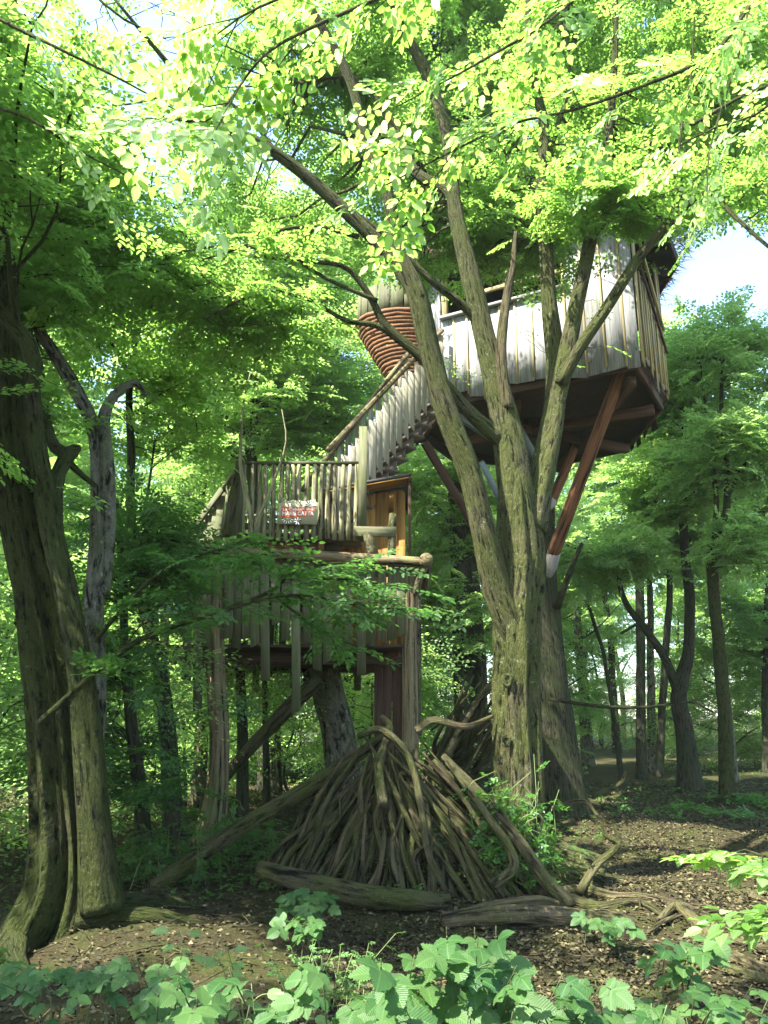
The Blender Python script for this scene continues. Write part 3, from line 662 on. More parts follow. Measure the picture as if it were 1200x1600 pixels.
slender('young_tree', 'leafy tree behind the platform railing filling the middle left with light leaves',
        [(420, 1240, 17), (410, 1000, 17), (400, 800, 17), (385, 650, 17), (370, 500, 17), (360, 380, 17)], [30, 26, 22, 18, 12, 6],
        [(at(350, 620, 16), (2.3, 2, 1.3), 34), (at(480, 560, 17), (2, 2, 1.4), 30), (at(300, 480, 16), (2, 2, 1.4), 28), (at(430, 420, 17), (2.1, 2.2, 1.6), 32), (at(560, 640, 17.5), (1.4, 1.6, 1.0), 14), (at(560, 420, 17.5), (1.5, 1.8, 1.6), 18)], M['bark_dark'], M['leaf_far'], leaf=.10,
        slen=(.5, .8), spacing=.3)
# the big oak carrying the treehouse
def oak():
    root = thing('oak_tree', gp(3.30, 14.6), 'massive straight oak trunk behind the hornbeam that carries the treehouse', 'tree')
    b = Bag(); L = []
    L.append(stem(b, [at(877, 1300, 14.6), at(866, 1180, 14.6), at(849, 1050, 14.6), at(835, 900, 14.6), at(832, 700, 14.6), at(845, 560, 14.5), at(842, 420, 14.5), at(845, 300, 14.5), at(860, 160, 14.4), at(870, 40, 14.3)],
                  [.52, .44, .42, .40, .38, .34, .30, .26, .2, .12], sides=48, n=100, flute=.05, flare=.16, lobes=7))
    for pp, w in ([(848, 330, 14.5), (920, 240, 14.2), (1000, 150, 13.8), (1060, 60, 13.5)], [26, 20, 14, 8]), ([(845, 300, 14.5), (760, 220, 14.3), (700, 120, 14), (650, 20, 13.8)], [26, 20, 14, 8]), \
                 ([(870, 950, 14.2), (893, 890, 13.8), (910, 850, 13.6)], [12, 9, 6]), ([(858, 1092, 14.1), (890, 1098, 13.5), (950, 1104, 13), (1020, 1104, 12.6), (1080, 1098, 12.2), (1115, 1112, 12)], [6, 5, 5, 4, 3, 2]), \
                 ([(850, 380, 14.5), (960, 300, 15), (1080, 220, 15.4), (1160, 120, 15.6)], [18, 14, 10, 6]):
        L.append(stem(b, [at(*q) for q in pp], [pm(a, 14.4)/2 for a in w], sides=12, wig=.02))
    b.build('trunk', M['bark_oak'], root, smooth=True)
    vols = [(at(1060, 120, 14), (2.0, 2, 1.6), 60), (at(900, 60, 15), (2, 2, 1.3), 50), (at(720, 60, 14), (2, 2, 1.5), 60), (at(640, 230, 15), (1.6, 1.6, 1.2), 40), (at(1160, 250, 15), (1.5, 1.6, 1.6), 40), (at(980, 1100, 12.8), (.7, .5, .12), 5), (at(770, 280, 16), (1.5, 1.4, 1.0), 30)]
    crown(root, [L[0], L[1], L[2], L[4], L[5]], vols, M['leaf'], M['bark_dark'], leaf=.095, slen=(.45, .75), spacing=.28)
oak()
# trunks one can tell apart to the right and behind
slender('straight_tree', 'straight dark slender trunk, the most upright of the trees right of the oak',
        [(1002, 1216, 25), (1001, 1050, 25), (1000, 880, 25), (1000, 760, 25), (1002, 640, 25), (1003, 560, 25)], [16, 14, 13, 12, 10, 6], [(at(1000, 700, 25), (2, 2, 1.6), 40), (at(1000, 560, 25), (2.3, 2.3, 1.8), 50)], M['bark_dark'], leaf=.13, slen=(.6, .95), spacing=.4)
slender('forked_tree', 'dark gnarled tree on the right that forks low, one limb bending far to the left',
        [(1080, 1242, 19.8), (1070, 1150, 19.8), (1062, 1085, 19.8), (1074, 1020, 19.8), (1078, 930, 19.8), (1068, 840, 19.8), (1068, 740, 19.8), (1070, 640, 19.8)], [34, 27, 25, 17, 15, 13, 11, 7],
        [(at(1060, 760, 19.8), (1.5, 1.6, 1.2), 36), (at(940, 880, 19), (1.1, 1.2, .5), 20), (at(1080, 620, 20), (1.8, 1.8, 1.5), 44)], M['bark_dark'],
        extra=[([(1064, 1095, 19.8), (1040, 1030, 19.6), (1010, 985, 19.4), (982, 950, 19.2), (968, 915, 19), (966, 880, 19), (930, 868, 18.8), (880, 850, 18.6)], [15, 14, 12, 10, 8, 6, 4, 3])], leaf=.11, slen=(.5, .8), spacing=.34)
slender('tall_tree', 'grey slender tree at far right with upright forked top above a bend',
        [(1139, 1270, 17.2), (1134, 1160, 17.2), (1126, 1040, 17.2), (1117, 940, 17.2), (1112, 870, 17.2), (1122, 830, 17.2), (1136, 790, 17.2), (1134, 720, 17.2), (1128, 640, 17.2), (1130, 560, 17.2)], [24, 21, 19, 17, 16, 12, 11, 9, 7, 4],
        [(at(1140, 700, 17.2), (1.1, 1.4, 1.0), 30), (at(1120, 560, 17.2), (1.4, 1.5, 1.2), 38), (at(1170, 860, 17), (.9, 1, .7), 14)], M['bark_mossy'],
        extra=[([(1116, 860, 17.2), (1118, 780, 17.2), (1112, 700, 17.2), (1096, 600, 17.2)], [10, 9, 7, 4]), ([(1136, 780, 17.2), (1158, 735, 17.1), (1185, 705, 17), (1230, 680, 17)], [7, 6, 5, 3])], leaf=.10, slen=(.5, .8), spacing=.34)
slender('pale_tree', 'pale mottled trunk standing just behind the grey slender tree at far right', [(1142, 1185, 23), (1134, 1080, 23), (1122, 960, 23), (1126, 800, 23), (1130, 680, 23)], [14, 13, 11, 9, 6], [(at(1190, 760, 24), (2, 2, 1.6), 40)], M['bark_pale'], leaf=.12, slen=(.6, .9), spacing=.4)
slender('leaning_tree', 'thin dark tree leaning right between the straight trunk and the gnarled fork', [(1028, 1196, 26), (1036, 1080, 26), (1044, 970, 26), (1046, 900, 26), (1040, 840, 26)], [13, 11, 10, 9, 5], [(at(1040, 850, 26), (1.6, 1.6, 1), 24)], M['bark_dark'], leaf=.13, slen=(.6, .9), spacing=.4)
slender('pale_tree', 'pale dappled trunk directly beside the straight dark trunk', [(1018, 1194, 28), (1017, 1080, 28), (1016, 960, 28), (1015, 840, 28)], [12, 12, 10, 7], [(at(1010, 850, 29), (2, 2, 1.2), 24)], M['bark_pale'], leaf=.14, slen=(.6, .9), spacing=.42)
slender('dead_tree', 'pale bare dead trunk in the far green right beside the oak', [(918, 1180, 30), (912, 1090, 30), (904, 1000, 30), (897, 920, 30), (892, 880, 30)], [18, 16, 13, 11, 8], None, M['bark_pale'])
slender('leaning_sapling', 'very thin curved sapling leaning left just right of the oak', [(970, 1200, 22), (958, 1110, 22), (944, 1030, 22), (924, 960, 22), (910, 915, 22)], [9, 7, 6, 5, 3], [(at(905, 900, 21), (1.1, 1.1, .5), 12)], M['bark_dark'], leaf=.11, flare=.1)
slender('dark_tree', 'thick dark trunk seen between the cabin and the hornbeam', [(735, 1215, 19), (728, 1100, 19), (722, 950, 19), (718, 820, 19), (712, 700, 19), (700, 560, 19)], [42, 36, 34, 32, 28, 18],
        [(at(700, 780, 19), (1.4, 1.6, 1.5), 34), (at(690, 960, 19), (1.1, 1.3, 1.2), 26)], M['bark_dark'], extra=[([(745, 1200, 19), (752, 1050, 18.8), (745, 940, 18.8), (730, 850, 18.8), (690, 800, 18.6)], [20, 17, 14, 10, 6])], leaf=.10, slen=(.5, .8), spacing=.34)
slender('stump_tree', 'short dark trunk at the right edge of the photo', [(1197, 1192, 27), (1197, 1130, 27), (1196, 1060, 27), (1200, 900, 27)], [14, 12, 11, 8], [(at(1190, 980, 27), (1.8, 2, 1.4), 26)], M['bark_dark'], leaf=.13, slen=(.6, .9), spacing=.4)
slender('pale_leaning_tree', 'sunlit pale leaning trunk under the lookout platform', [(545, 1215, 13.6), (530, 1150, 13.6), (515, 1090, 13.6), (502, 1040, 13.6), (480, 980, 13.6), (440, 900, 13.6), (400, 820, 13.7)], [54, 50, 48, 44, 36, 26, 16], None, M['bark_pale'], sides=16)
for (x, Y, w, lab) in ((375, 12.9, 15, 'dark straight trunk just right of the lit left post under the platform'), (412, 13.8, 9, 'thin dark trunk left of the diagonal brace log'), (150, 19, 16, 'grey trunk glimpsed left behind the pale forked tree'), (430, 15.6, 8, 'very thin dark stem behind the diagonal brace')):
    slender('thin_tree', lab, [(x+6, 1235, Y), (x+3, 1100, Y), (x, 980, Y), (x-3, 860, Y), (x-2, 780, Y)], [w*1.2, w, w*.9, w*.8, w*.6], [(at(x, 900, Y+1), (1.0, 1.0, .6), 10)], M['bark_dark'], M['leaf_dark'])

# ---- forest beyond, and around: a few kinds, copied
def proto(kind, seed):
    global rng; sv = rng; rng = np.random.default_rng(seed)
    root = thing('forest_tree', (0, 0, 0), 'tree', 'tree')
    b = Bag(); L = []
    H = {'tall': 15.5, 'mid': 10.0, 'bush': 3.6}[kind]; r0 = {'tall': .19, 'mid': .11, 'bush': .035}[kind]
    lean = rng.normal(0, .35, 2)
    pts = [[lean[0]*t*t*1.5+rng.normal(0, .12)*(t > 0), lean[1]*t*t*1.5+rng.normal(0, .12)*(t > 0), -.2+(H*.9+.2)*t] for t in np.linspace(0, 1, 7)]
    L.append(stem(b, pts, np.linspace(r0, r0*.2, 7), sides=10, n=34, flare=.3, wig=.02))
    lo_ = {'tall': .30, 'mid': .12, 'bush': .05}[kind]; nl = {'tall': 12, 'mid': 11, 'bush': 7}[kind]
    for i in range(nl):
        t = lo_+(.95-lo_)*i/nl; P = L[0][0]; p = P[int(t*33)]; a = i*2.4+rng.uniform(-.4, .4)
        ln = H*.24*(1.15-t)*rng.uniform(.7, 1.2)+.4; el = rng.uniform(.1, .7)
        e = p+np.array([math.cos(a)*ln, math.sin(a)*ln, ln*el]); m = (p+e)/2+rng.normal(0, .12, 3)
        L.append(stem(b, [p, m, e], [r0*(.5-.3*t), r0*(.35-.2*t), .012], sides=6, n=9, wig=.03))
    b.build('trunk', M['bark_dark'], root, smooth=True)
    rad = {'tall': 2.9, 'mid': 2.4, 'bush': 1.5}[kind]
    vols = []
    nv = {'tall': 15, 'mid': 11, 'bush': 4}[kind]
    for i in range(nv):
        t = lo_+(1.03-lo_)*(i+.5)/nv; a = i*2.4+rng.uniform(-.5, .5); rr = rad*(1.1-.55*t)*.55
        vols.append(((math.cos(a)*rr+lean[0]*t, math.sin(a)*rr+lean[1]*t, H*t), (rad*.5, rad*.5, H*.085+.3), {'tall': 7, 'mid': 8, 'bush': 14}[kind]))
    sw, sc = WELLS[:], CLEAR[:]; WELLS.clear(); CLEAR.clear()
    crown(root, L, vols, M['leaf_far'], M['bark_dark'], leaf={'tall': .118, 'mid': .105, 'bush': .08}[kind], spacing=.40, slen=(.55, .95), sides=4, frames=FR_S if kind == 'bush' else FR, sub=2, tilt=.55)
    WELLS.extend(sw); CLEAR.extend(sc); rng = sv
    return root
protos = {'tall': [proto('tall', s) for s in (1, 2, 3)], 'mid': [proto('mid', s) for s in (4, 5, 6)], 'bush': [proto('bush', s) for s in (7, 8)]}
used = set()
kidsof = {(k, i): [c for c in r.children] for k, v in protos.items() for i, r in enumerate(v)}
def plant(kind, x, y, label, group, sc=None):
    ps = protos[kind]; pi = int(rng.integers(len(ps))); p = ps[pi]
    if (kind, pi) in used:
        r = p.copy(); col.objects.link(r)
        for ch in kidsof[(kind, pi)]:
            c = ch.copy(); c.parent = r; col.objects.link(c)
    else: used.add((kind, pi)); r = p
    r.location = (x, y, float(gz(x, y))); r.rotation_euler = (0, 0, rng.uniform(0, 6.28)); s = sc or rng.uniform(.85, 1.2)
    r.scale = (s, s, s*rng.uniform(.92, 1.1)); r['label'] = label; r['group'] = group; r['category'] = 'tree' if kind != 'bush' else 'bush'
    r.name = {'tall': 'forest_tree', 'mid': 'understory_tree', 'bush': 'hornbeam_bush'}[kind]
    return r
pts = []
def place(n, kind, y0, y1, mind, xw, label, group, avoid=None):
    c = 0; tries = 0
    while c < n and tries < 6000:
        tries += 1
        y = y0+(y1-y0)*rng.uniform(0, 1); x = rng.uniform(-1, 1)*(xw*y+4)
        if avoid and avoid(x, y, kind == 'tall'): continue
        if any((x-a)**2+(y-b)**2 < mind**2 for a, b in pts): continue
        pts.append((x, y)); plant(kind, x, y, label, group); c += 1
def av(x, y, tallq=False):      # the glade right of the oak stays open, and so does the treehouse
    pxx = 600+x/y*F_PX
    if tallq and (990 < pxx < 1130 or 130 < pxx < 210 or 400 < pxx < 470): return True
    return (pxx > 800 and y < 27) or (x > -4.6 and y < 19 and x < 8) or (pxx > 480 and pxx < 700 and y < 22)
place(12, 'mid', 18, 30, 3.0, .52, 'slim understory hornbeam with light green layered leaves in the middle distance', 'understory trees around the glade', av)
place(8, 'tall', 22, 38, 3.6, .52, 'tall forest tree with high leafy crown in the middle distance', 'forest trees beyond the glade', av)
place(18, 'tall', 36, 62, 3.8, .52, 'tall forest tree far back in the green wood', 'far forest trees', av)
place(34, 'mid', 30, 62, 2.6, .52, 'far understory tree with foliage down to the forest floor', 'far understory trees', av)
place(34, 'bush', 27, 60, 1.6, .52, 'low leafy bush on the forest floor far back', 'bushes on the far forest floor', av)
for (x, y) in ((-8.8, 19.5), (-4.2, 22.5)):
    plant('mid', x, y, 'leafy understory hornbeam behind the old trees at the left', 'understory trees at the left')
for (x, y) in ((-12, 22), (13.0, 16)):
    plant('tall', x, y, 'tall tree with a high crown standing at the side of the glade', 'tall trees beside the glade')
for (x, y) in ((-4.2, 11.2), (-5.4, 9.4), (-3.2, 13.6), (-1.6, 15.6), (-.2, 17)):
    plant('bush', x, y, 'shaded leafy bush under the trees left of the platform', 'bushes in the shade at the left')
# unseen trees added around the viewpoint to shade the foreground
for (x, y, where) in ((-5.2, -1.2, 'close left of'), (-9.5, -1.0, 'to the left of'), (-6.0, -6.0, 'left behind'), (-2.2, -4.2, 'behind'), (-9.0, 4.0, 'far left of'), (-12.5, -6, 'far left behind')):
    root = thing('forest_tree', gp(x, y), 'unseen tall tree added for shade ' + where + ' the viewpoint, outside the photo', 'tree'); b = Bag()
    g = gp(x, y, -.1); L = [stem(b, [g, g+[.2, .1, 4], g+[-.1, .2, 8], g+[.2, 0, 13]], [.24, .19, .15, .05], sides=12, n=30, flare=.3)]
    b.build('trunk', M['bark_dark'], root, smooth=True)
    GAP[0] = .50
    crown(root, L, [((x, y, 8.0), (2.6, 2.6, 1.2), 30), ((x, y, 10.8), (2.4, 2.4, 1.2), 26)], M['leaf_far'], M['bark_dark'], leaf=.13, spacing=.42, slen=(.5, .8), sub=2)
    GAP[0] = .10

# ================================================================== TREEHOUSE
FZ = 7.22
poly = np.array([[1.05, 13.15], [4.03, 11.5], [5.07, 13.3], [5.1, 15.7], [3.5, 16.9], [1.4, 16.3], [.65, 14.9]])
def treehouse():
    root = thing('treehouse', (3.2, 14.4, FZ), 'many-sided wooden treehouse with pale grey vertical boards high on the oak', 'treehouse')
    cen = poly.mean(0)
    # floor
    n = len(poly); b = Bag()
    V = np.vstack([np.c_[poly, np.full(n, FZ)], np.c_[poly, np.full(n, FZ+.06)], [[*cen, FZ]], [[*cen, FZ+.06]]])
    T = [(i, (i+1) % n, 2*n)[::-1] for i in range(n)]+[(n+i, n+(i+1) % n, 2*n+1) for i in range(n)]
    Q = [(i, (i+1) % n, n+(i+1) % n, n+i) for i in range(n)]
    b.add(V, np.array(Q), np.array(T)); b.build('floor', M['deck_dark'], root)
    # beams under the floor
    zb = FZ-.10
    for i in range(n):
        p, q = poly[i], poly[(i+1) % n]; p = cen+(p-cen)*.955; q = cen+(q-cen)*.955
        board('rim_beam', [*p, zb+.0], [*q, zb+.0], .20, .07, [*(nrm((p+q)/2-cen)), 0], M['board_brown'], root) if False else board('rim_beam', [*p, zb], [*q, zb], .07, .20, [0, 0, 1], M['board_brown'], root)
    for (a, c) in (([1.5, 13.5], [4.9, 15.2]), ([1.3, 14.9], [4.75, 13.1]), ([4.0, 11.9], [3.8, 16.5]), ([2.3, 12.85], [2.6, 16.3])):
        board('floor_beam', [*a, zb-.19], [*c, zb-.19], .14, .17, [0, 0, 1], M['board_brown'], root)
    # walls: boards with uneven lower ends
    def wall(i, mats, w=.27, top=9.80, low=(.0, .3), para=None, bat=True, tr=None):
        p, q = poly[i], poly[(i+1) % n]; d = q-p; L = np.linalg.norm(d); d = d/L; nr = np.array([d[1], -d[0]])
        if np.dot(nr, (p+q)/2-cen) < 0: nr = -nr
        s = 0.0; k = 0
        while s < L-.03:
            ww = min(w*rng.uniform(.85, 1.15), L-s); c = p+d*(s+ww/2)+nr*.02; pr = .012*(k % 2)
            bt = FZ+.10-rng.uniform(*low); tt = top
            if para and para[0] < s+ww/2 < para[1]: tt = FZ+1.42
            if tr: bt, tt = tr(s+ww/2, bt, tt)
            board('wall_board', [*(c+nr*pr), bt], [*(c+nr*pr), tt], ww-.004, .025, [*nr, 0], mats[k % len(mats)], root, cut=rng.uniform(-.02, .04))
            if bat and k: 
                e = p+d*s+nr*.052; board('batten', [*e, bt+.05], [*e, tt], .035, .022, [*nr, 0], M['board_tan'], root)
            s += ww; k += 1
        return p, d, nr, L
    p, d, nr, L = wall(0, [M['board_grey']], .29, para=(0.0, 2.35), low=(.08, .46))
    # parapet cap, upper rail, posts and a tie in the opening
    def pt(s, z, o=.07): return [*(p+d*s+nr*o), z]
    board('parapet_rail', pt(0, FZ+1.46), pt(2.36, FZ+1.46), .12, .05, [0, 0, 1], M['board_grey'], root)
    board('upper_rail', pt(.5, FZ+1.80, .02), pt(2.36, FZ+1.80, .02), .07, .05, [*nr, 0], M['board_tan'], root)
    for s in (.05, 1.25, 2.30, 2.62): board('window_post', pt(s, FZ+1.3, -.05), pt(s, FZ+2.62, -.05), .10, .08, [*nr, 0], M['board_tan'], root)
    board('lintel', pt(0, FZ+2.5, -.02), pt(L, FZ+2.5, -.02), .06, .22, [0, 0, 1], M['board_brown'], root)
    for s in (2.45,): board('shutter', pt(s, FZ+1.5, .0), pt(s, FZ+2.2, .0), .26, .02, [*nr, 0], M['board_orange'], root)
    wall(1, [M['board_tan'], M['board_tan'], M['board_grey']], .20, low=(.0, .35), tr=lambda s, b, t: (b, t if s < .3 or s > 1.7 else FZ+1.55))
    P1, P2 = poly[1], poly[2]
    board('brace', [*(P1+(P2-P1)*.06+np.array([.08, -.05])), 9.45], [*(P1+(P2-P1)*.9+np.array([.08, -.05])), 8.45], .09, .04, [.87, -.5, 0], M['board_tan'], root)
    board('brace', [*(P1+(P2-P1)*.0+np.array([.08, -.05])), 8.9], [*(P1+(P2-P1)*.95+np.array([.08, -.05])), 8.05], .06, .04, [.87, -.5, 0], M['board_brown'], root)
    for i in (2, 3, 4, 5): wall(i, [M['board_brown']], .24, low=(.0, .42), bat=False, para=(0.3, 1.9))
    wall(6, [M['board_grey']], .25, low=(.0, .2), bat=False)
    # roof with overhang
    sc = 1.17; rp = cen+(poly-cen)*sc; zt = 9.86; apex = [*cen, 10.9]
    for i in range(n):
        j = (i+1) % n; b = Bag()
        V = np.array([[*rp[i], zt], [*rp[j], zt], apex, [*rp[i], zt+.16], [*rp[j], zt+.16], [apex[0], apex[1], apex[2]+.16]])
        b.add(V, np.array([(0, 1, 4, 3), (1, 2, 5, 4), (2, 0, 3, 5)]), np.array([(2, 1, 0), (3, 4, 5)])); b.build('roof_panel', M['roof_felt'], root)
        board('fascia', [*rp[i], zt+.02], [*rp[j], zt+.02], .05, .22, [0, 0, 1], M['board_brown'], root)
        nr_ = int(np.linalg.norm(rp[j]-rp[i])/.5)
        for k in range(1, nr_): 
            e = rp[i]+(rp[j]-rp[i])*k/nr_; c2 = cen+(e-cen)*.8
            board('rafter', [*c2, zt+.08], [*(cen+(e-cen)*.99), zt-.02], .06, .10, [0, 0, 1], M['board_brown'], root)
    # shaggy brushwood covering and greenery on the roof
    k = 14000; ti = rng.integers(0, n, k); u = rng.uniform(0, 1, k); e = rp[ti]+(rp[(ti+1) % n]-rp[ti])*u[:, None]
    h = rng.uniform(0, 1, k)**1.6; P0 = np.c_[cen+(e-cen)*(1.07-h[:, None]*1.0), zt+.10+h*1.12+rng.uniform(0, .12, k)]
    out = nrm(np.c_[e-cen, np.zeros(k)]); dr = nrm(out*1.0+rng.normal(0, .6, (k, 3))+np.array([0, 0, -.35])); L_ = rng.uniform(.12, .34, k)
    sd = nrm(np.cross(dr, rng.normal(0, 1, (k, 3))))*.008
    V = np.stack([P0-sd, P0+sd, P0+dr*L_[:, None]], 1).reshape(-1, 3); b = Bag(); b.add(V, None, np.arange(k*3).reshape(-1, 3)); b.build('brushwood', M['thatch'], root, kind='stuff')
    k = 1500; ti = rng.integers(0, n, k); u = rng.uniform(0, 1, k); e = rp[ti]+(rp[(ti+1) % n]-rp[ti])*u[:, None]; h = rng.uniform(0, .9, k)
    P0 = np.c_[cen+(e-cen)*(1.02-h[:, None]), zt+.22+h*1.12]; dr = nrm(rng.normal(0, 1, (k, 3))+np.array([0, 0, .6]))
    r = sprays(P0, dr, rng.uniform(.2, .4, k), .05, 'q', FR_S); b = Bag(); b.add(r[0], r[1], lv=r[2]); b.build('roof_plants', M['leaf_dark'], root, kind='stuff')
    # struts to the oak
    s1 = log('strut', [at(862, 872, 13.95), at(918, 720, 12.9), at(976, 568, 11.95)], [.115, .11, .10], M['strut_wood'], root, sides=12, n=16, knot=.015)
    reparent(log('strut_foot', [at(857, 903, 14.0), at(859, 888, 13.97), at(866, 862, 13.9)], [.05, .125, .122], M['white_cap'], root, sides=12, n=8, knot=.02), s1)
    s2 = log('strut', [at(862, 782, 14.4), at(885, 730, 14.8), at(905, 676, 15.2)], [.10, .095, .09], M['strut_wood'], root, sides=12, n=12, knot=.015)
    reparent(log('strut_foot', [at(857, 795, 14.35), at(860, 786, 14.4), at(866, 772, 14.5)], [.06, .108, .105], M['white_cap'], root, sides=12, n=8, knot=.02), s2)
    board('brace_beam', at(664, 692, 12.9), at(775, 880, 14.1), .13, .13, [0, -1, 0], M['board_brown'], root)
    board('steel_arm', at(700, 640, 13.2), at(790, 700, 14.0), .10, .10, [0, -1, 0], M['steel'], root)
    board('steel_arm', at(752, 722, 13.4), at(800, 820, 14.1), .09, .09, [0, -1, 0], M['steel'], root)
    board('steel_arm', at(800, 650, 13.6), at(850, 740, 14.2), .12, .12, [0, -1, 0], M['steel'], root)
    # slatted round bay on the left, narrowing to a rolled mat
    c = np.array([.48, 14.5]); 
    nz = 20; tz = at(620, 508, 14.4)[2]; bz = at(620, 606, 14.4)[2]
    for k in range(nz):
        f = k/(nz-1); z = bz+(tz-bz)*f; rr = .36+.55*f**.8; cx = c[0]-.12*f+.15*(1-f)
        a = np.linspace(R(140), R(330), 15)
        P = np.array([[cx+rr*math.cos(t), c[1]+rr*.8*math.sin(t), z+rng.normal(0, .012)] for t in a])
        V, Q, bc = tubes(P[None], np.full((1, 15), .044), 6, np.array([0, 0, 1.])); bb = Bag(); bb.add(V, Q, bc=bc); bb.build('bay_slat', M['slat_orange'], root)
    for a in np.linspace(R(150), R(320), 9):
        board('bay_rib', [c[0]+.13+.36*math.cos(a), c[1]+.29*math.sin(a), bz], [c[0]-.12+.85*math.cos(a), c[1]+.68*math.sin(a), tz], .07, .02, [math.cos(a), math.sin(a), -.5], M['board_brown'], root)
    for k in range(7):
        zc = bz-.04-.05*k; rr = .30-.022*k; a = np.linspace(0, 2*np.pi, 15)
        P = np.array([[c[0]-.02-.012*k+rr*math.cos(t), c[1]-.1+rr*.8*math.sin(t), zc+.05*math.cos(t)] for t in a])
        V, Q, bc = tubes(P[None], np.full((1, 15), .028), 6, np.array([0, 0, 1.])); bb = Bag(); bb.add(V, Q, bc=bc); bb.build('rope_coil', M['rope'], root, smooth=True)
    for k in range(7):
        a = R(195+k*17); q = [c[0]-.12+.88*math.cos(a), c[1]+.70*math.sin(a)]
        board('bay_board', [*q, tz-.02], [*q, tz+.62], .24, .025, [math.cos(a), math.sin(a), 0], M['fence_grey'], root)
treehouse()

# ================================================================== STAIR
PZ = 4.25
def stair():
    a = np.array([-.80, 11.75]); e = np.array([1.02, 12.95]); z0, z1 = PZ, FZ+.02
    d = e-a; d3 = np.array([*d, z1-z0]); dn = d/np.linalg.norm(d); side = np.array([-dn[1], dn[0]])   # to the back
    root = thing('staircase', (a[0], a[1], PZ), 'steep open wooden stair with board balusters climbing from platform to treehouse', 'staircase')
    n = 13; W = .95
    for i in range(n):
        t = (i+.6)/n; c = np.array([*a, z0-.20])+d3*t
        p0 = c-np.array([*side, 0])*.02; p1 = c+np.array([*side, 0])*W
        board('tread', p0, p1, .30, .045, [0, 0, 1], M['tread_wood'], root)
        if i % 1 == 0:
            r0 = c+np.array([dn[0]*.10, dn[1]*.10, .11]); board('riser', r0, r0+np.array([*side, 0])*(W-.04), .02, .15, [0, 0, 1], M['tread_wood'], root)
    for s in (0.02, W):
        for (q, ln) in ((-.13, 0),):
            p0 = np.array([*(a+side*s), z0-.05]); p1 = np.array([*(e+side*s), z1-.05])
            if s > .5: board('stringer', p0, p1, .05, .24, [*(-dn), .7], M['tread_wood'], root)
    for (s, nb, name) in ((-.05, 17, 'baluster'), (W+.03, 14, 'baluster')):
        for i in range(nb):
            t = (i+.5)/nb; c = np.array([*(a+side*s), z0])+d3*t
            board(name, c+np.array([0, 0, .10 if s < 0 else .0]), c+np.array([0, 0, 1.10+rng.uniform(-.02, .03)]), .125 if s < 0 else .10, .022, [*(-side), 0], M['stair_board'], root, cut=.07)
        q0 = np.array([*(a+side*s), z0+1.03]); q1 = np.array([*(e+side*s), z1+1.12])
        if s < 0: q0 = at(512, 704, 11.75)
        m = (q0+q1)/2+np.array([0, 0, .02])
        log('handrail', [q0, m, q1], [.05, .045, .045], M['log_peeled'], root, sides=8, n=16, wig=.006)
stair()

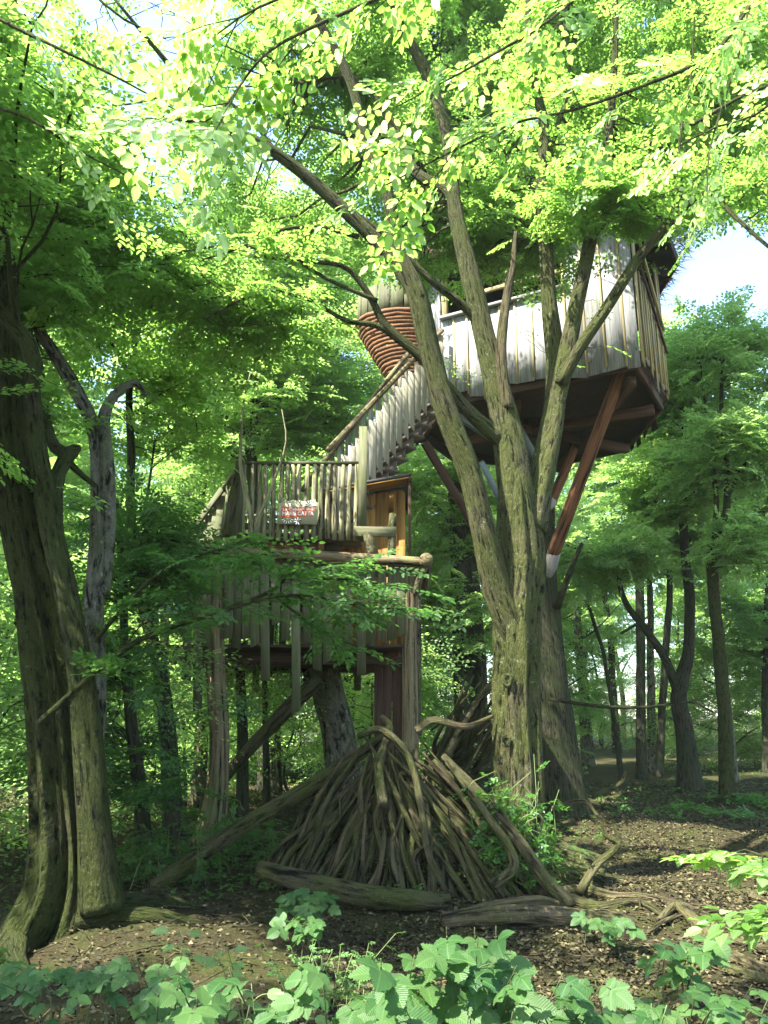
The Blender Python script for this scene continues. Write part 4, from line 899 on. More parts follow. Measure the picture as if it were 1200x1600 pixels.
# ================================================================== LOOKOUT PLATFORM
def platform():
    root = thing('lookout_platform', (-1.5, 12.5, float(gz(-1.5, 12.5))), 'weathered raised lookout platform with railing and a skirt of uneven hanging boards', 'platform')
    A = np.array([-2.10, 11.3]); B = np.array([-.36, 11.3]); C = np.array([-3.35, 14.4]); D = np.array([-.3, 14.4])
    nb = 9
    for i in range(nb):      # deck boards
        t = (i+.5)/nb; l = A+(C-A)*t; r = B+(D-B)*t
        board('deck_board', [*l, PZ], [*r, PZ], .33, .035, [0, 0, 1], M['tread_wood'], root)
    def rail(p, q, nbal, h=1.08, w=.055, mat='fence_grey', skip=0):
        p = np.array(p); q = np.array(q); d = q-p; L = np.linalg.norm(d); d = d/L; nr = np.array([d[1], -d[0]])
        tr = board('top_rail', [*(p-d*.05), PZ+h], [*(q+d*.05), PZ+h], .11, .045, [0, 0, 1], M[mat], root)
        for i in range(nbal):
            c = p+d*L*(i+.5)/nbal+nr*.03+rng.normal(0, .006, 2)
            z0 = PZ-.06-rng.uniform(0, .05)
            reparent(log('baluster', [[*c, z0], [c[0]+rng.normal(0, .008), c[1], PZ+.5], [c[0]+rng.normal(0, .012), c[1], PZ+h-.03]], [w/2*rng.uniform(.9, 1.25), w/2, w/2*.9], M['fence_bark'], root, sides=6, n=5), tr)
        board('lower_rail', [*p, PZ+.12], [*q, PZ+.12], .05, .09, [0, 0, 1], M[mat], root)
    rail(A, B, 17, w=.075); rail(C, A, 11); rail(C, D, 20)
    board('corner_post', [B[0]+.05, 11.22, PZ-.12], [B[0]+.05, 11.22, PZ+1.62], .12, .12, [0, -1, 0], M['fence_grey'], root)
    board('corner_post', [A[0]-.02, 11.25, PZ-.15], [A[0]-.02, 11.25, PZ+1.10], .13, .12, [0, -1, 0], M['fence_grey'], root)
    log('leaning_pole', [at(352, 838, 11.0), at(362, 780, 11.1), at(376, 722, 11.2)], [.09, .07, .06], M['stick_bark'], root, sides=9, n=10, wig=.01)
    # fascia joists below the deck
    board('joist', [A[0]-.1, 11.42, PZ-.14], [-.88, 11.42, PZ-.14], .06, .20, [0, 0, 1], M['board_brown'], root)
    for x in np.linspace(-1.9, -.92, 5):
        board('joist_end', [x, 11.38, PZ-.16], [x-.25, 12.6, PZ-.16], .08, .16, [0, 0, 1], M['slat_orange'], root)
    for x in (-1.4, -1.1): board('diagonal_brace', [x, 11.45, PZ-.1], [x-.22, 11.5, PZ-.45], .06, .06, [0, -1, 0], M['slat_orange'], root)
    # sloping boards at the left end (handrail of the way up)
    for k in range(8):
        t = k/7; x = -2.72-.50*t; y = 12.4+.3*t; zt = PZ+.95-.72*t
        board('slope_board', [x, y, PZ-.55-.3*t], [x+.10, y, zt], .11, .025, [0, -1, 0], M['fence_grey'], root)
    board('slope_rail', [-2.6, 12.3, PZ+.98], [-3.25, 12.65, PZ+.18], .10, .05, [0, -1, .5], M['fence_grey'], root)
    # main log beams
    lz = lambda x: 3.98-.052*(x+3.4)
    log('beam_log', [[-3.45, 10.95, lz(-3.45)], [-1.5, 10.92, lz(-1.5)], [.58, 10.9, lz(.58)-.02]], [.062, .072, .078], M['log_peeled'], root, sides=12, n=24, knot=.04)
    log('cross_log', [[.58, 10.78, lz(.58)-.0], [.60, 11.6, lz(.58)], [.66, 13.0, lz(.58)]], [.095, .095, .09], M['log_peeled'], root, sides=14, n=12, knot=.03)
    board('end_board', at(553, 830, 11.05), at(619, 831, 11.05), .145, .03, [0, -1, 0], M['fence_grey'], root)
    log('half_log', [at(584, 868, 11.0), at(577, 845, 11.0), at(574, 833, 11.0)], [.075, .08, .06], M['bark_log'], root, sides=10, n=8)
    log('half_log', [at(612, 868, 11.1), at(612, 835, 11.1), at(614, 803, 11.1)], [.062, .06, .055], M['bark_log'], root, sides=10, n=8)
    # hanging skirt boards: (photo x, lower end y)
    hang = [(240, 1022), (257, 1061), (280, 990), (293, 1063), (307, 1109), (322, 1010), (357, 997), (370, 1013), (384, 997), (397, 1009), (413, 1063), (430, 975), (447, 1001), (461, 1113),
            (480, 1005), (495, 1047), (511, 1034), (528, 999), (544, 1015), (563, 1055), (580, 1009), (597, 1001), (613, 1000), (626, 993)]
    for x, y in hang:
        top = at(x, 893 if x < 350 else 880, 11.02); bot = at(x+rng.uniform(-2, 2), y, 11.02)
        board('hanging_board', [bot[0], 11.02+rng.uniform(-.015, .015), bot[2]], [top[0], 11.02, lz(top[0])-.03], .122, .024, [rng.uniform(-.15, .15), -1, 0], M['fence_grey'], root, cut=rng.uniform(-.03, .03))
    for x in np.linspace(-3.3, .2, 17):     # the skirt on the far side
        board('far_board', [x, 14.0, 2.5+rng.uniform(-.4, .2)], [x, 14.0, 3.75], .12, .024, [0, -1, 0], M['fence_grey'], root)
    # lower floor
    z = 2.62
    for i in range(9):
        y = 11.25+i*.31; board('floor_board', [-3.0-.05*i, y, z], [.42, y, z], .30, .04, [0, 0, 1], M['deck_dark'], root)
    for y in (11.7, 12.6, 13.8): board('floor_joist', [-3.1, y, z-.12], [.5, y, z-.12], .10, .16, [0, 0, 1], M['deck_dark'], root)
    board('slanted_beam', at(625, 1020, 11.5), at(566, 1048, 12.0), .10, .14, [0, 0, 1], M['board_brown'], root)
    board('middle_rail', [-3.1, 11.06, 3.05], [.5, 11.06, 3.02], .05, .10, [0, 0, 1], M['fence_grey'], root)
    board('middle_rail', [-3.1, 11.06, 3.7], [.5, 11.06, 3.62], .05, .10, [0, 0, 1], M['fence_grey'], root)
    # posts
    g = float(gz(-2.6, 11.4))
    log('post', [at(324, 1330, 11.3), at(338, 1240, 11.3), at(342, 1150, 11.2), at(338, 1040, 11.15), at(338, 960, 11.1), at(338, 880, 11.1)], [.19, .15, .13, .125, .115, .105], M['log_peeled'], root, sides=16, n=40, flute=.12, flare=.3)
    log('post', [at(640, 1230, 11.2), at(640, 1100, 11.2), at(640, 1000, 11.15), at(641, 930, 11.1), at(640, 884, 11.1)], [.12, .11, .105, .10, .095], M['log_peeled'], root, sides=14, n=30, flute=.10)
    log('post', [at(652, 1150, 11.6), at(652, 1020, 11.6), at(652, 890, 11.6)], [.06, .06, .055], M['bark_log'], root, sides=10, n=14)
    log('post', [[-3.0, 13.6, 0], [-3.0, 13.6, 2.0], [-3.05, 13.6, 4.2]], [.12, .11, .1], M['bark_log'], root, sides=10, n=16)
    log('post', [[.3, 13.9, 0], [.3, 13.9, 2.0], [.3, 13.9, 4.2]], [.12, .11, .1], M['bark_log'], root, sides=10, n=16)
    log('knee_brace', [at(650, 930, 11.0), at(655, 905, 10.95), at(664, 885, 10.9)], [.05, .06, .06], M['bark_log'], root, sides=8, n=6)
M['fence_bark'] = bark('baluster_wood', (0.07, 0.062, 0.035), (0.19, 0.175, 0.10), (0.125, 0.135, 0.05), (0.32, 0.30, 0.21), .58, .72, (22, 22, 2), .006)
M['bark_log'] = bark('log_bark', (0.03, 0.025, 0.016), (0.12, 0.10, 0.06), (0.085, 0.10, 0.03), (0.30, 0.29, 0.21), .5, .66, (12, 12, 4))
platform()

def cabin():
    root = thing('board_cabin', (-.25, 12.4, 2.62), 'small cabin of orange-brown vertical boards with slanted roof under the stair', 'cabin')
    y = 12.15; x0, x1 = -.92, .31
    nb = 11; w = (x1-x0)/nb
    for i in range(nb):
        x = x0+(i+.5)*w; t = (x-x0)/(x1-x0)
        board('wall_board', [x, y, 1.9 if x > -.1 else 2.6], [x, y, 5.0+.17*t], w-.001, .025, [0, -1, 0], M['board_orange'], root)
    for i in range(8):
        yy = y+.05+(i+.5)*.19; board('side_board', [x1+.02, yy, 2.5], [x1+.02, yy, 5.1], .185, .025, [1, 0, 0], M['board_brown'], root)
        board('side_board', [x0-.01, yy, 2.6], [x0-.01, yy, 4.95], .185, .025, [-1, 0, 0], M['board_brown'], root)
    board('corner_trim', [x1-.03, y-.03, 2.5], [x1-.03, y-.03, 5.12], .10, .03, [0, -1, 0], M['board_orange'], root)
    # sloping roof: deeper than the wall
    b = Bag(); z0, z1 = 5.03, 5.28; X0, X1, Y0, Y1 = -1.0, .42, 11.75, 13.8
    V = np.array([[X0, Y0, z0], [X1, Y0, z1], [X1, Y1, z1], [X0, Y1, z0], [X0, Y0, z0+.05], [X1, Y0, z1+.05], [X1, Y1, z1+.05], [X0, Y1, z0+.05]])
    b.add(V, np.array([(3, 2, 1, 0), (4, 5, 6, 7), (0, 1, 5, 4), (1, 2, 6, 5), (2, 3, 7, 6), (3, 0, 4, 7)])); b.build('roof', M['roof_felt'], root)
    for i in range(7):
        yy = 11.78+i*.06; board('soffit_board', [X0+.02, yy+.0, z0-.02], [X1-.03, yy, z1-.02], .055, .02, [0, 0, 1], M['board_orange'], root)
    board('roof_edge', [X1-.01, Y0, z1-.02], [X1-.01, Y1, z1-.02], .03, .12, [0, 0, 1], M['board_brown'], root)
    board('side_screen', [X1-.03, Y0+.1, 3.4], [X1-.03, Y0+.1, z1-.04], .04, .10, [0, -1, 0], M['board_brown'], root)
    for x in (-.62, .12): board('roof_bracket', [x, 11.85, 5.0], [x, 12.12, 4.82], .06, .07, [1, 0, 0], M['board_orange'], root)
    # boarded column down to the ground
    for k, x in enumerate((-.08, .05, .18)): board('column_board', [x, 11.75, -.1], [x, 11.75, 2.6], .125, .03, [0, -1, 0], M['board_brown'], root)
    for k in range(4): board('column_board', [.26, 11.80+.11*k, -.1], [.26, 11.80+.11*k, 2.6], .10, .03, [1, 0, 0], M['board_brown'], root)
cabin()

def sign():
    c = at(465.5, 801, 11.13); root = thing('sign', c, 'small painted wooden sign with red band hung on the platform railing', 'sign')
    w = pm(65, 11.1); h = pm(38, 11.1)/.985
    b = Bag(); y = c[1]; x0, x1, z0, z1 = c[0]-w/2, c[0]+w/2, c[2]-h/2, c[2]+h/2
    pts_ = [(x0, z0+.01), (x1-.02, z0), (x1, z1-.03), (x1-.10, z1+.012), (x0+w*.6, z1-.008), (x0+w*.35, z1+.012), (x0+.01, z1-.03)]
    V = [(px, y, pz) for px, pz in pts_]+[(px, y+.02, pz) for px, pz in pts_]+[(c[0], y, c[2]), (c[0], y+.02, c[2])]
    n = len(pts_); T = [(i, (i+1) % n, 2*n) for i in range(n)]+[(n+(i+1) % n, n+i, 2*n+1) for i in range(n)]
    b.add(np.array(V), np.array([(i+n, (i+1) % n+n, (i+1) % n, i) for i in range(n)]), np.array(T)); b.build('sign_board', M['sign_board'], root)
    X = lambda u: x0+w*u; Z = lambda v: z0+h*v
    def flat(name, poly, mat, dy):
        P = np.array([(X(u), y-dy, Z(v)) for u, v in poly]); m = len(P); cc = P.mean(0)
        b = Bag(); b.add(np.vstack([P, cc]), None, np.array([(i, (i+1) % m, m) for i in range(m)])); return b.build(name, mat, root)
    rb = flat('red_band', [(.09, .30), (.84, .34), (.92, .72), (.10, .76)], M['sign_red'], .004)
    def text(s, u, v, hgt, wid, dy=.008):
        cu = bpy.data.curves.new('lettering', 'FONT'); cu.body = s; cu.size = 1; cu.extrude = 0.0; cu.offset = .028
        to = bpy.data.objects.new('tmp', cu); col.objects.link(to); bpy.context.view_layer.update()
        me = bpy.data.meshes.new_from_object(to.evaluated_get(bpy.context.evaluated_depsgraph_get())); bpy.data.objects.remove(to)
        co = np.array([v_.co[:] for v_ in me.vertices]); mn = co.min(0); mx = co.max(0)
        sx = wid*w/(mx[0]-mn[0]); sz = hgt*h/(mx[1]-mn[1])
        new = np.c_[(co[:, 0]-mn[0])*sx+X(u), np.full(len(co), y-dy), (co[:, 1]-mn[1])*sz+Z(v)]-np.array(root.location)
        me.vertices.foreach_set('co', new.astype(np.float32).reshape(-1)); me.update(); me.materials.clear(); me.materials.append(M['sign_white'])
        reparent(mesh_obj('lettering', me, root), rb)
    text('La Cabane des', .13, .585, .12, .74); text('MAKIS CATTA', .12, .375, .17, .77)
    # ringed tails
    def tail(name, cx, cy, r0, r1, a0, a1, nseg):
        for k in range(nseg):
            t0 = a0+(a1-a0)*k/nseg; t1 = a0+(a1-a0)*(k+1)/nseg
            flat(name, [(cx+r0*math.cos(t0)*.6, cy+r0*math.sin(t0)), (cx+r1*math.cos(t0)*.6, cy+r1*math.sin(t0)), (cx+r1*math.cos(t1)*.6, cy+r1*math.sin(t1)), (cx+r0*math.cos(t1)*.6, cy+r0*math.sin(t1))][::-1], M['sign_black'] if k % 2 == 0 else M['sign_white'], .005)
    tail('tail_ring', .80, .78, .08, .24, R(-10), R(190), 15); tail('tail_ring', .26, .30, .16, .26, R(185), R(350), 13)
    tail('tail_ring', .50, .14, .03, .16, R(0), R(330), 13); tail('tail_ring', .53, .90, .0, .13, R(-60), R(130), 7)
    # animal face: ears, muzzle and eye patches
    flat('face', [(.22, .86), (.27, .80), (.31, .76), (.36, .80), (.40, .86), (.31, .92)], M['sign_white'], .005)
    for u in (.275, .345): flat('eye_patch', [(u-.02, .83), (u, .80), (u+.02, .83), (u, .87)], M['sign_black'], .007)
    flat('muzzle', [(.295, .77), (.31, .74), (.325, .77)], M['sign_black'], .007)
    for k in range(4): log('fixing_cord', [[X(.1+.27*k), y+.01, z1-.03], [X(.1+.27*k), y+.04, z1+.03]], [.006, .006], M['rope'], root, sides=5, n=4)
sign()
fb = thing('forked_branch', at(392, 835, 10.7), 'thin pale forked branch standing in front of the railing left of the sign', 'branch')
log('stem', [at(396, 842, 10.7), at(390, 800, 10.7), at(382, 760, 10.7), at(376, 715, 10.7), at(380, 640, 10.7), at(392, 580, 10.7)], [.05, .04, .032, .025, .016, .008], M['fence_bark'], fb, sides=8, wig=.008)
log('side_branch', [at(396, 830, 10.7), at(412, 790, 10.7), at(432, 740, 10.7), at(446, 690, 10.7), at(440, 640, 10.7)], [.032, .026, .02, .014, .006], M['fence_bark'], fb, sides=8, wig=.008)

# ================================================================== STICK DEN, LOGS, ROOTS
apexP = at(612, 1150, 8.9)
def den():
    n = 100
    for i in range(n):
        a = -math.pi*(.0+1.0*(i+rng.uniform(-.6, .6))/84) if i < 84 else 0
        a = a if i < 84 else rng.uniform(.1, 3.04)
        rr = rng.uniform(.86, 1.05); bx = apexP[0]+.16+1.52*rr*math.cos(a); by = 9.05+(.98*rr*math.sin(a) if a < 0 else .95*math.sin(a))
        base = gp(bx, by, .0); th = rng.uniform(.017, .043)*(1.0 if rng.uniform() > .12 else 1.4)
        ov = rng.uniform(-.25, .02); k = rng.normal(0, .20, 3)*[1.0, .6, .35]
        up_ = apexP+k+np.array([math.cos(a)*.12, -.03, ov])
        f = rng.uniform(.8, 1.0) if i % 3 else rng.uniform(.55, .8)
        tip = base+(up_-base)*f; 
        m1 = base+(tip-base)*.33+rng.normal(0, .045, 3)+[0, 0, .03]; m2 = base+(tip-base)*.66+rng.normal(0, .05, 3)
        if m1[2] < .05: m1[2] = .05
        b = ['stick', 'crooked mossy stick leaning in the cone-shaped stick den']
        sb = Bag(); P, rr_ = stem(sb, [base, m1, m2, tip], [th, th*.9, th*.8, th*.5], sides=8, n=20, wig=.011, knot=.16)
        for q in range(rng.integers(0, 3)):      # snapped side prongs
            j = int(rng.integers(6, 18)); d = nrm(P[min(19, j+2)]-P[j]+rng.normal(0, .5, 3)*.12+np.array([0, -.02, 0])); ln = rng.uniform(.06, .28)
            stem(sb, [P[j], P[j]+d*ln*.5, P[j]+d*ln+rng.normal(0, .02, 3)], [rr_[j]*.6, rr_[j]*.45, rr_[j]*.25], sides=6, n=6, wig=.003)
        sb.V = [v-base for v in sb.V]
        o = sb.build('stick', M['stick_bark'] if rng.uniform() < .7 else M['deadwood'], None, smooth=True, label=b[1], cat='stick', group='sticks leaning in the stick den'); o.location = Vector([float(v) for v in base])
    S = [('leaning_log', [(240, 1385, 8.7), (330, 1325, 8.8), (430, 1262, 8.9), (520, 1205, 8.95), (600, 1150, 9.0)], [26, 24, 22, 20, 16], 'long thick log leaning from the left ground up to the top of the stick den'),
         ('branch', [(560, 1150, 8.8), (598, 1140, 8.7), (640, 1185, 8.5), (655, 1260, 8.3), (668, 1340, 8.1), (700, 1395, 8.0)], [10, 11, 10, 9, 8, 6], 'bent branch hooked over the top of the stick den and falling to its front'),
         ('branch', [(650, 1142, 8.9), (680, 1125, 8.9), (730, 1135, 8.9), (770, 1120, 8.9)], [12, 11, 10, 6], 'curved pale branch sticking out right from the top of the den'),
         ('branch', [(770, 1385, 8.0), (800, 1340, 8.1), (745, 1250, 8.4), (700, 1190, 8.7)], [15, 14, 12, 9], 'thick stick on the right flank of the den'),
         ('branch', [(890, 1420, 8.0), (850, 1370, 8.1), (800, 1300, 8.3), (740, 1230, 8.6), (690, 1180, 8.8)], [22, 20, 17, 13, 9], 'thickest pole leaning on the right side of the den towards the hornbeam'),
         ('branch', [(600, 1260, 8.2), (590, 1200, 8.5), (610, 1140, 8.8), (598, 1118, 8.8)], [15, 15, 13, 9], 'stout forked stub at the peak of the stick den'),
         ('branch', [(500, 1062, 11.6), (450, 1105, 11.7), (405, 1155, 11.9), (352, 1215, 12.2)], [24, 22, 20, 16], 'mossy log slanting down left under the platform'),
         ('branch', [(690, 1200, 9.9), (720, 1140, 9.9), (755, 1085, 9.8), (790, 1050, 9.7)], [14, 13, 12, 8], 'crooked branch resting in brushwood against the hornbeam trunk'),
         ('fallen_log', [(405, 1358, 7.95), (470, 1378, 7.8), (560, 1398, 7.7), (640, 1405, 7.7), (705, 1408, 7.75)], [24, 28, 28, 27, 20], 'dark fallen log lying along the front of the stick den'),
         ('fallen_log', [(690, 1446, 7.1), (760, 1434, 7.15), (840, 1432, 7.2), (920, 1438, 7.2), (990, 1446, 7.2)], [22, 31, 31, 29, 26], 'pale mossy fallen log to the right in front of the den'),
         ('branch', [(700, 1448, 7.3), (770, 1418, 7.35), (840, 1408, 7.4), (875, 1412, 7.4)], [14, 17, 15, 8], 'shorter piece of wood lying on top of the pale mossy log'),
         ('branch', [(905, 1400, 8.4), (935, 1350, 8.6), (966, 1320, 8.6), (960, 1290, 8.6)], [12, 11, 9, 5], 'dark forked dead branch rising from the ground right of the hornbeam'),
         ('branch', [(966, 1318, 8.6), (945, 1305, 8.6), (938, 1285, 8.6)], [8, 6, 4], 'short prong of dead wood beside the dark forked branch'),
         ('branch', [(862, 1262, 10.5), (910, 1252, 10.5), (935, 1275, 10.4)], [7, 6, 4], 'thin pale branch lying against the foot of the oak'),
         ('branch', [(925, 1245, 15), (968, 1225, 15), (978, 1205, 15)], [7, 6, 4], 'small forked twig standing on the litter behind the oak'),
         ('branch', [(700, 1330, 12.5), (760, 1300, 12.4), (700, 1250, 12.5)], [10, 9, 5], 'dead branch in the brush behind the den')]
    for (nm, pp, ws, lab) in S:
        p = [at(*q) for q in pp]; 
        for q in p: q[2] = max(q[2], float(gz(q[0], q[1]))+.03)
        log(nm, p, [pm(a, pp[0][2])/2 for a in ws], M['stick_bark'] if 'pale' not in lab else M['deadwood'], None, sides=12, n=28, wig=.012, knot=.08, flute=.06, label=lab, cat='log' if 'log' in nm else 'branch')
    # brushwood pile stacked between den and hornbeam
    for i in range(34):
        x0 = rng.uniform(660, 730); p0 = at(x0, rng.uniform(1180, 1290), 10.2+rng.uniform(-.2, .3)); p1 = at(x0+rng.uniform(40, 110), rng.uniform(1050, 1150), 9.9+rng.uniform(-.2, .3))
        m = (p0+p1)/2+rng.normal(0, .09, 3)
        log('stick', [p0, m, p1], [.028, .022, .01], M['stick_bark'], None, sides=6, n=12, wig=.02, label='crooked dead branch in the brushwood heap behind the den', cat='stick', group='branches in the brushwood heap')
    # roots of the hornbeam and others over the ground at the right
    rt = [([(850, 1400), (905, 1392), (960, 1402), (1010, 1410), (1060, 1420), (1110, 1440)], [30, 24, 20, 15, 12, 8]), ([(870, 1400), (930, 1412), (1000, 1418), (1050, 1435)], [22, 16, 12, 8]),
          ([(1030, 1440), (1060, 1425), (1090, 1450), (1120, 1490), (1170, 1520), (1230, 1540)], [12, 20, 22, 26, 22, 16]), ([(1080, 1470), (1130, 1475), (1180, 1490), (1240, 1490)], [12, 14, 14, 10]),
          ([(1090, 1500), (1130, 1530), (1190, 1548), (1240, 1560)], [10, 18, 18, 12]), ([(1140, 1385), (1180, 1390), (1230, 1410)], [10, 12, 10]), ([(1150, 1395), (1190, 1420), (1240, 1450)], [8, 10, 8]),
          ([(1010, 1455), (1040, 1440), (1090, 1432), (1150, 1440)], [6, 8, 8, 5])]
    for pp, ws in rt:
        P = []
        for (x, y) in pp:
            u = (x-600)/F_PX; v = (800-y)/F_PX; yy = math.cos(PITCH)-math.sin(PITCH)*v; zz = math.sin(PITCH)+math.cos(PITCH)*v
            k = -CAM_Z/zz; X_, Y_ = u*k, yy*k; P.append(gp(X_, Y_, .02))
        log('surface_root', P, [pm(a, P[0][1])/2*.8 for a in ws], M['deadwood'] if rng.uniform() < .5 else M['stick_bark'], None, sides=9, n=26, knot=.14, wig=.012, label='gnarled root running over the leaf litter at the right', cat='root', group='roots over the ground')
den()

# ================================================================== NEAR FOLIAGE
def leaflet(seed, n=7, wid=.33, ser=.025, fold=.12, curl=.12, ptk=1.0):
    """serrated ovate leaf, length 1 along x; returns V,T,uv"""
    r = np.random.default_rng(seed); xs = np.linspace(0, 1, n+1)
    V = [(x, 0, -curl*x*x) for x in xs]; uv = [(x, 0) for x in xs]
    for sd in (-1, 1):
        for i in range(1, n):
            x = xs[i]; w_ = wid*(math.sin(math.pi*x**.8))**.75*ptk; w_ *= 1+r.uniform(-.05, .05)
            V.append((x+.015, sd*w_, fold*w_*1.6-curl*x*x+r.uniform(-.015, .015))); uv.append((x, sd*w_))
            V.append((x-.055, sd*(w_-ser*1.6), fold*(w_)*1.5-curl*x*x)); uv.append((x-.05, sd*w_))
    T = []
    for si, sd in enumerate((-1, 1)):
        o = n+1+si*2*(n-1); out = lambda i: o+2*(i-1); inn = lambda i: o+2*(i-1)+1
        seq = [0]
        for i in range(1, n): seq += [inn(i), out(i)]
        seq.append(n)
        # fan between the midrib and the rim
        for i in range(1, n):
            tri = [(i-1 if i > 1 else 0, inn(i), i), (inn(i), out(i), i)]
            if i > 1: tri.append((i-1, out(i-1), inn(i)))
            T += [t if sd > 0 else t[::-1] for t in tri]
        last = (n-1, out(n-1), n); T.append(last if sd > 0 else last[::-1])
    return np.array(V, float), np.array([t for t in T if len(set(t)) == 3]), np.array(uv)
near_leaf = []
for s in range(4):
    V, T, uv = leaflet(s, 6, .30, .018, .10, .14); near_leaf.append(make_mesh('near_leaf', V, None, T, [M['leaf_near']], None, True, None, uv))
shade_leaf = []
for s in range(3):
    V, T, uv = leaflet(40+s, 6, .27, .018, .10, .14); shade_leaf.append(make_mesh('shade_leaf', V, None, T, [M['leaf_shade']], None, True, None, uv))
def set_frame(o, p, d, b, n_, s, parent):
    q = p-ploc(parent)
    o.matrix_basis = Matrix(((d[0]*s, b[0]*s, n_[0]*s, q[0]), (d[1]*s, b[1]*s, n_[1]*s, q[1]), (d[2]*s, b[2]*s, n_[2]*s, q[2]), (0, 0, 0, 1)))
def near_branch(name, label, paths, dens, leaf, slen=(.25, .4), maxparts=280, mat='leaf_near', side=(.35, .7), barkm='bark_hornbeam', droop=-.12, vmats=None):
    P0 = at(*paths[0][0][0]); root = thing(name, P0, label, 'branch')
    A = []; D = []; S = []; b = Bag(); tw = Bag()
    for (pp, ws) in paths:
        P, rr = stem(b, [at(*q) for q in pp], [pm(a, pp[0][2])/2 for a in ws], sides=7, wig=.006)
        b.build('branch_stem', M[barkm], root, smooth=True); b = Bag()
        n = len(P); m = max(3, int(dens*np.linalg.norm(np.diff(P, axis=0), axis=1).sum()))
        ii = np.sort(rng.uniform(.12, .98, m)*(n-2)).astype(int); tan = nrm(P[ii+1]-P[ii])
        sg = np.where(np.arange(m) % 2, 1, -1)*rng.uniform(.5, 1.1, m); c, s = np.cos(sg), np.sin(sg)
        d = nrm(np.stack([tan[:, 0]*c-tan[:, 1]*s, tan[:, 0]*s+tan[:, 1]*c, tan[:, 2]*.5+rng.uniform(-.3, .1, m)+droop], 1))
        ln = rng.uniform(*side, m)
        tip = P[ii]+d*ln[:, None]; tip[:, 2] -= ln*.10
        mid = (P[ii]+tip)/2+np.array([0, 0, .02])
        Pt = np.stack([P[ii], mid, tip], 1); V, Q, bc = tubes(Pt, np.array([[.0035, .0025, .0012]]).repeat(m, 0), 4); tw.add(V, Q, bc=bc)
        for f in (.25, .6): A.append(P[ii]+(tip-P[ii])*f); D.append(nrm(d+rng.normal(0, .35, d.shape)*[1, 1, .4])); S.append(rng.uniform(*slen, m))
        A.append(P[-1:]); D.append(nrm((P[-1]-P[-3])[None])); S.append(np.array([slen[1]]))
    tw.build('twigs', M[barkm], root, kind='stuff')
    A = np.concatenate(A); D = np.concatenate(D); S = np.concatenate(S)
    p, d, bn, nn, s = sprays(A, D, S, leaf, frames=FR_S, want_frames=True, tilt=.35)
    x, y = px_of(p); dist = np.linalg.norm(p-np.array([0, 0, CAM_Z]), axis=1)
    k = (p[:, 1] > 1.2); 
    vis = (x > -20) & (x < 1220) & (y > -20) & (y < 1620) & k
    order = np.argsort(np.where(vis, dist/s, 1e9)); parts = order[:min(maxparts, int(vis.sum()))]
    ms = vmats or near_leaf
    for q in parts:
        o = bpy.data.objects.new('leaf', ms[int(rng.integers(len(ms)))]); link(o, root); set_frame(o, p[q], d[q], bn[q], nn[q], s[q], root)
    rest = np.setdiff1d(np.where(k)[0], parts)
    if len(rest):
        LV, LQ = leaf_shape('h'); P_, d_, b_, n_, s_ = p[rest], d[rest], bn[rest], nn[rest], s[rest]
        V = P_[:, None]+s_[:, None, None]*(LV[None, :, 0:1]*d_[:, None]+LV[None, :, 1:2]*b_[:, None]+LV[None, :, 2:3]*n_[:, None])
        Q = ((np.arange(len(rest))*6)[:, None, None]+LQ[None]).reshape(-1, 4)
        lb = Bag(); lb.add(V.reshape(-1, 3), Q, lv=np.repeat(rng.uniform(0, 1, len(rest)), 6)); lb.build('small_leaves', M['leaf'] if mat == 'leaf_near' else M[mat], root, kind='stuff')
    return root
near_branch('hornbeam_branch', 'close sunlit hornbeam branch with overexposed leaves across the top centre',
            [([(760, -60, 3.5), (640, -20, 3.3), (520, 30, 3.1), (430, 75, 3.0), (390, 110, 2.95), (345, 170, 2.9), (300, 200, 2.9)], [9, 8, 7, 5, 4, 3, 2]), ([(620, -60, 3.4), (480, -20, 3.2), (380, 20, 3.1), (330, 60, 3.1)], [7, 6, 4, 2])], 4.6, .070)
near_branch('hornbeam_branch', 'bright leafy branch sweeping down left from the top right to the middle of the canopy',
            [([(1250, -80, 4.2), (1170, 10, 4.1), (1110, 85, 4.0), (1000, 135, 3.9), (900, 170, 3.8), (800, 195, 3.7), (700, 240, 3.6), (600, 290, 3.6)], [10, 9, 8, 6, 5, 4, 3, 2]), ([(960, -60, 3.9), (860, 30, 3.8), (760, 90, 3.7), (690, 130, 3.6), (620, 170, 3.6)], [7, 6, 5, 3, 2])], 4.2, .064)
near_branch('hornbeam_branch', 'shaded nearby branch of larger leaves in the top left corner',
            [([(-120, -40, 3.6), (0, 30, 3.6), (100, 80, 3.6), (200, 130, 3.7), (290, 180, 3.8)], [9, 8, 6, 4, 2]), ([(-100, 150, 4.2), (30, 180, 4.2), (130, 240, 4.3), (230, 290, 4.4)], [7, 6, 4, 2]), ([(100, -60, 3.9), (180, 20, 3.9), (260, 60, 4)], [6, 5, 3])], 2.3, .062)
near_branch('hanging_twig', 'thin dark twigs hanging down at the top right', [([(1178, -40, 5), (1160, 60, 5), (1130, 160, 5), (1110, 240, 5), (1105, 300, 5)], [5, 4, 4, 3, 2]), ([(1240, 130, 5), (1180, 180, 5), (1120, 200, 5), (1060, 230, 5)], [6, 5, 4, 2])], 2.2, .06)
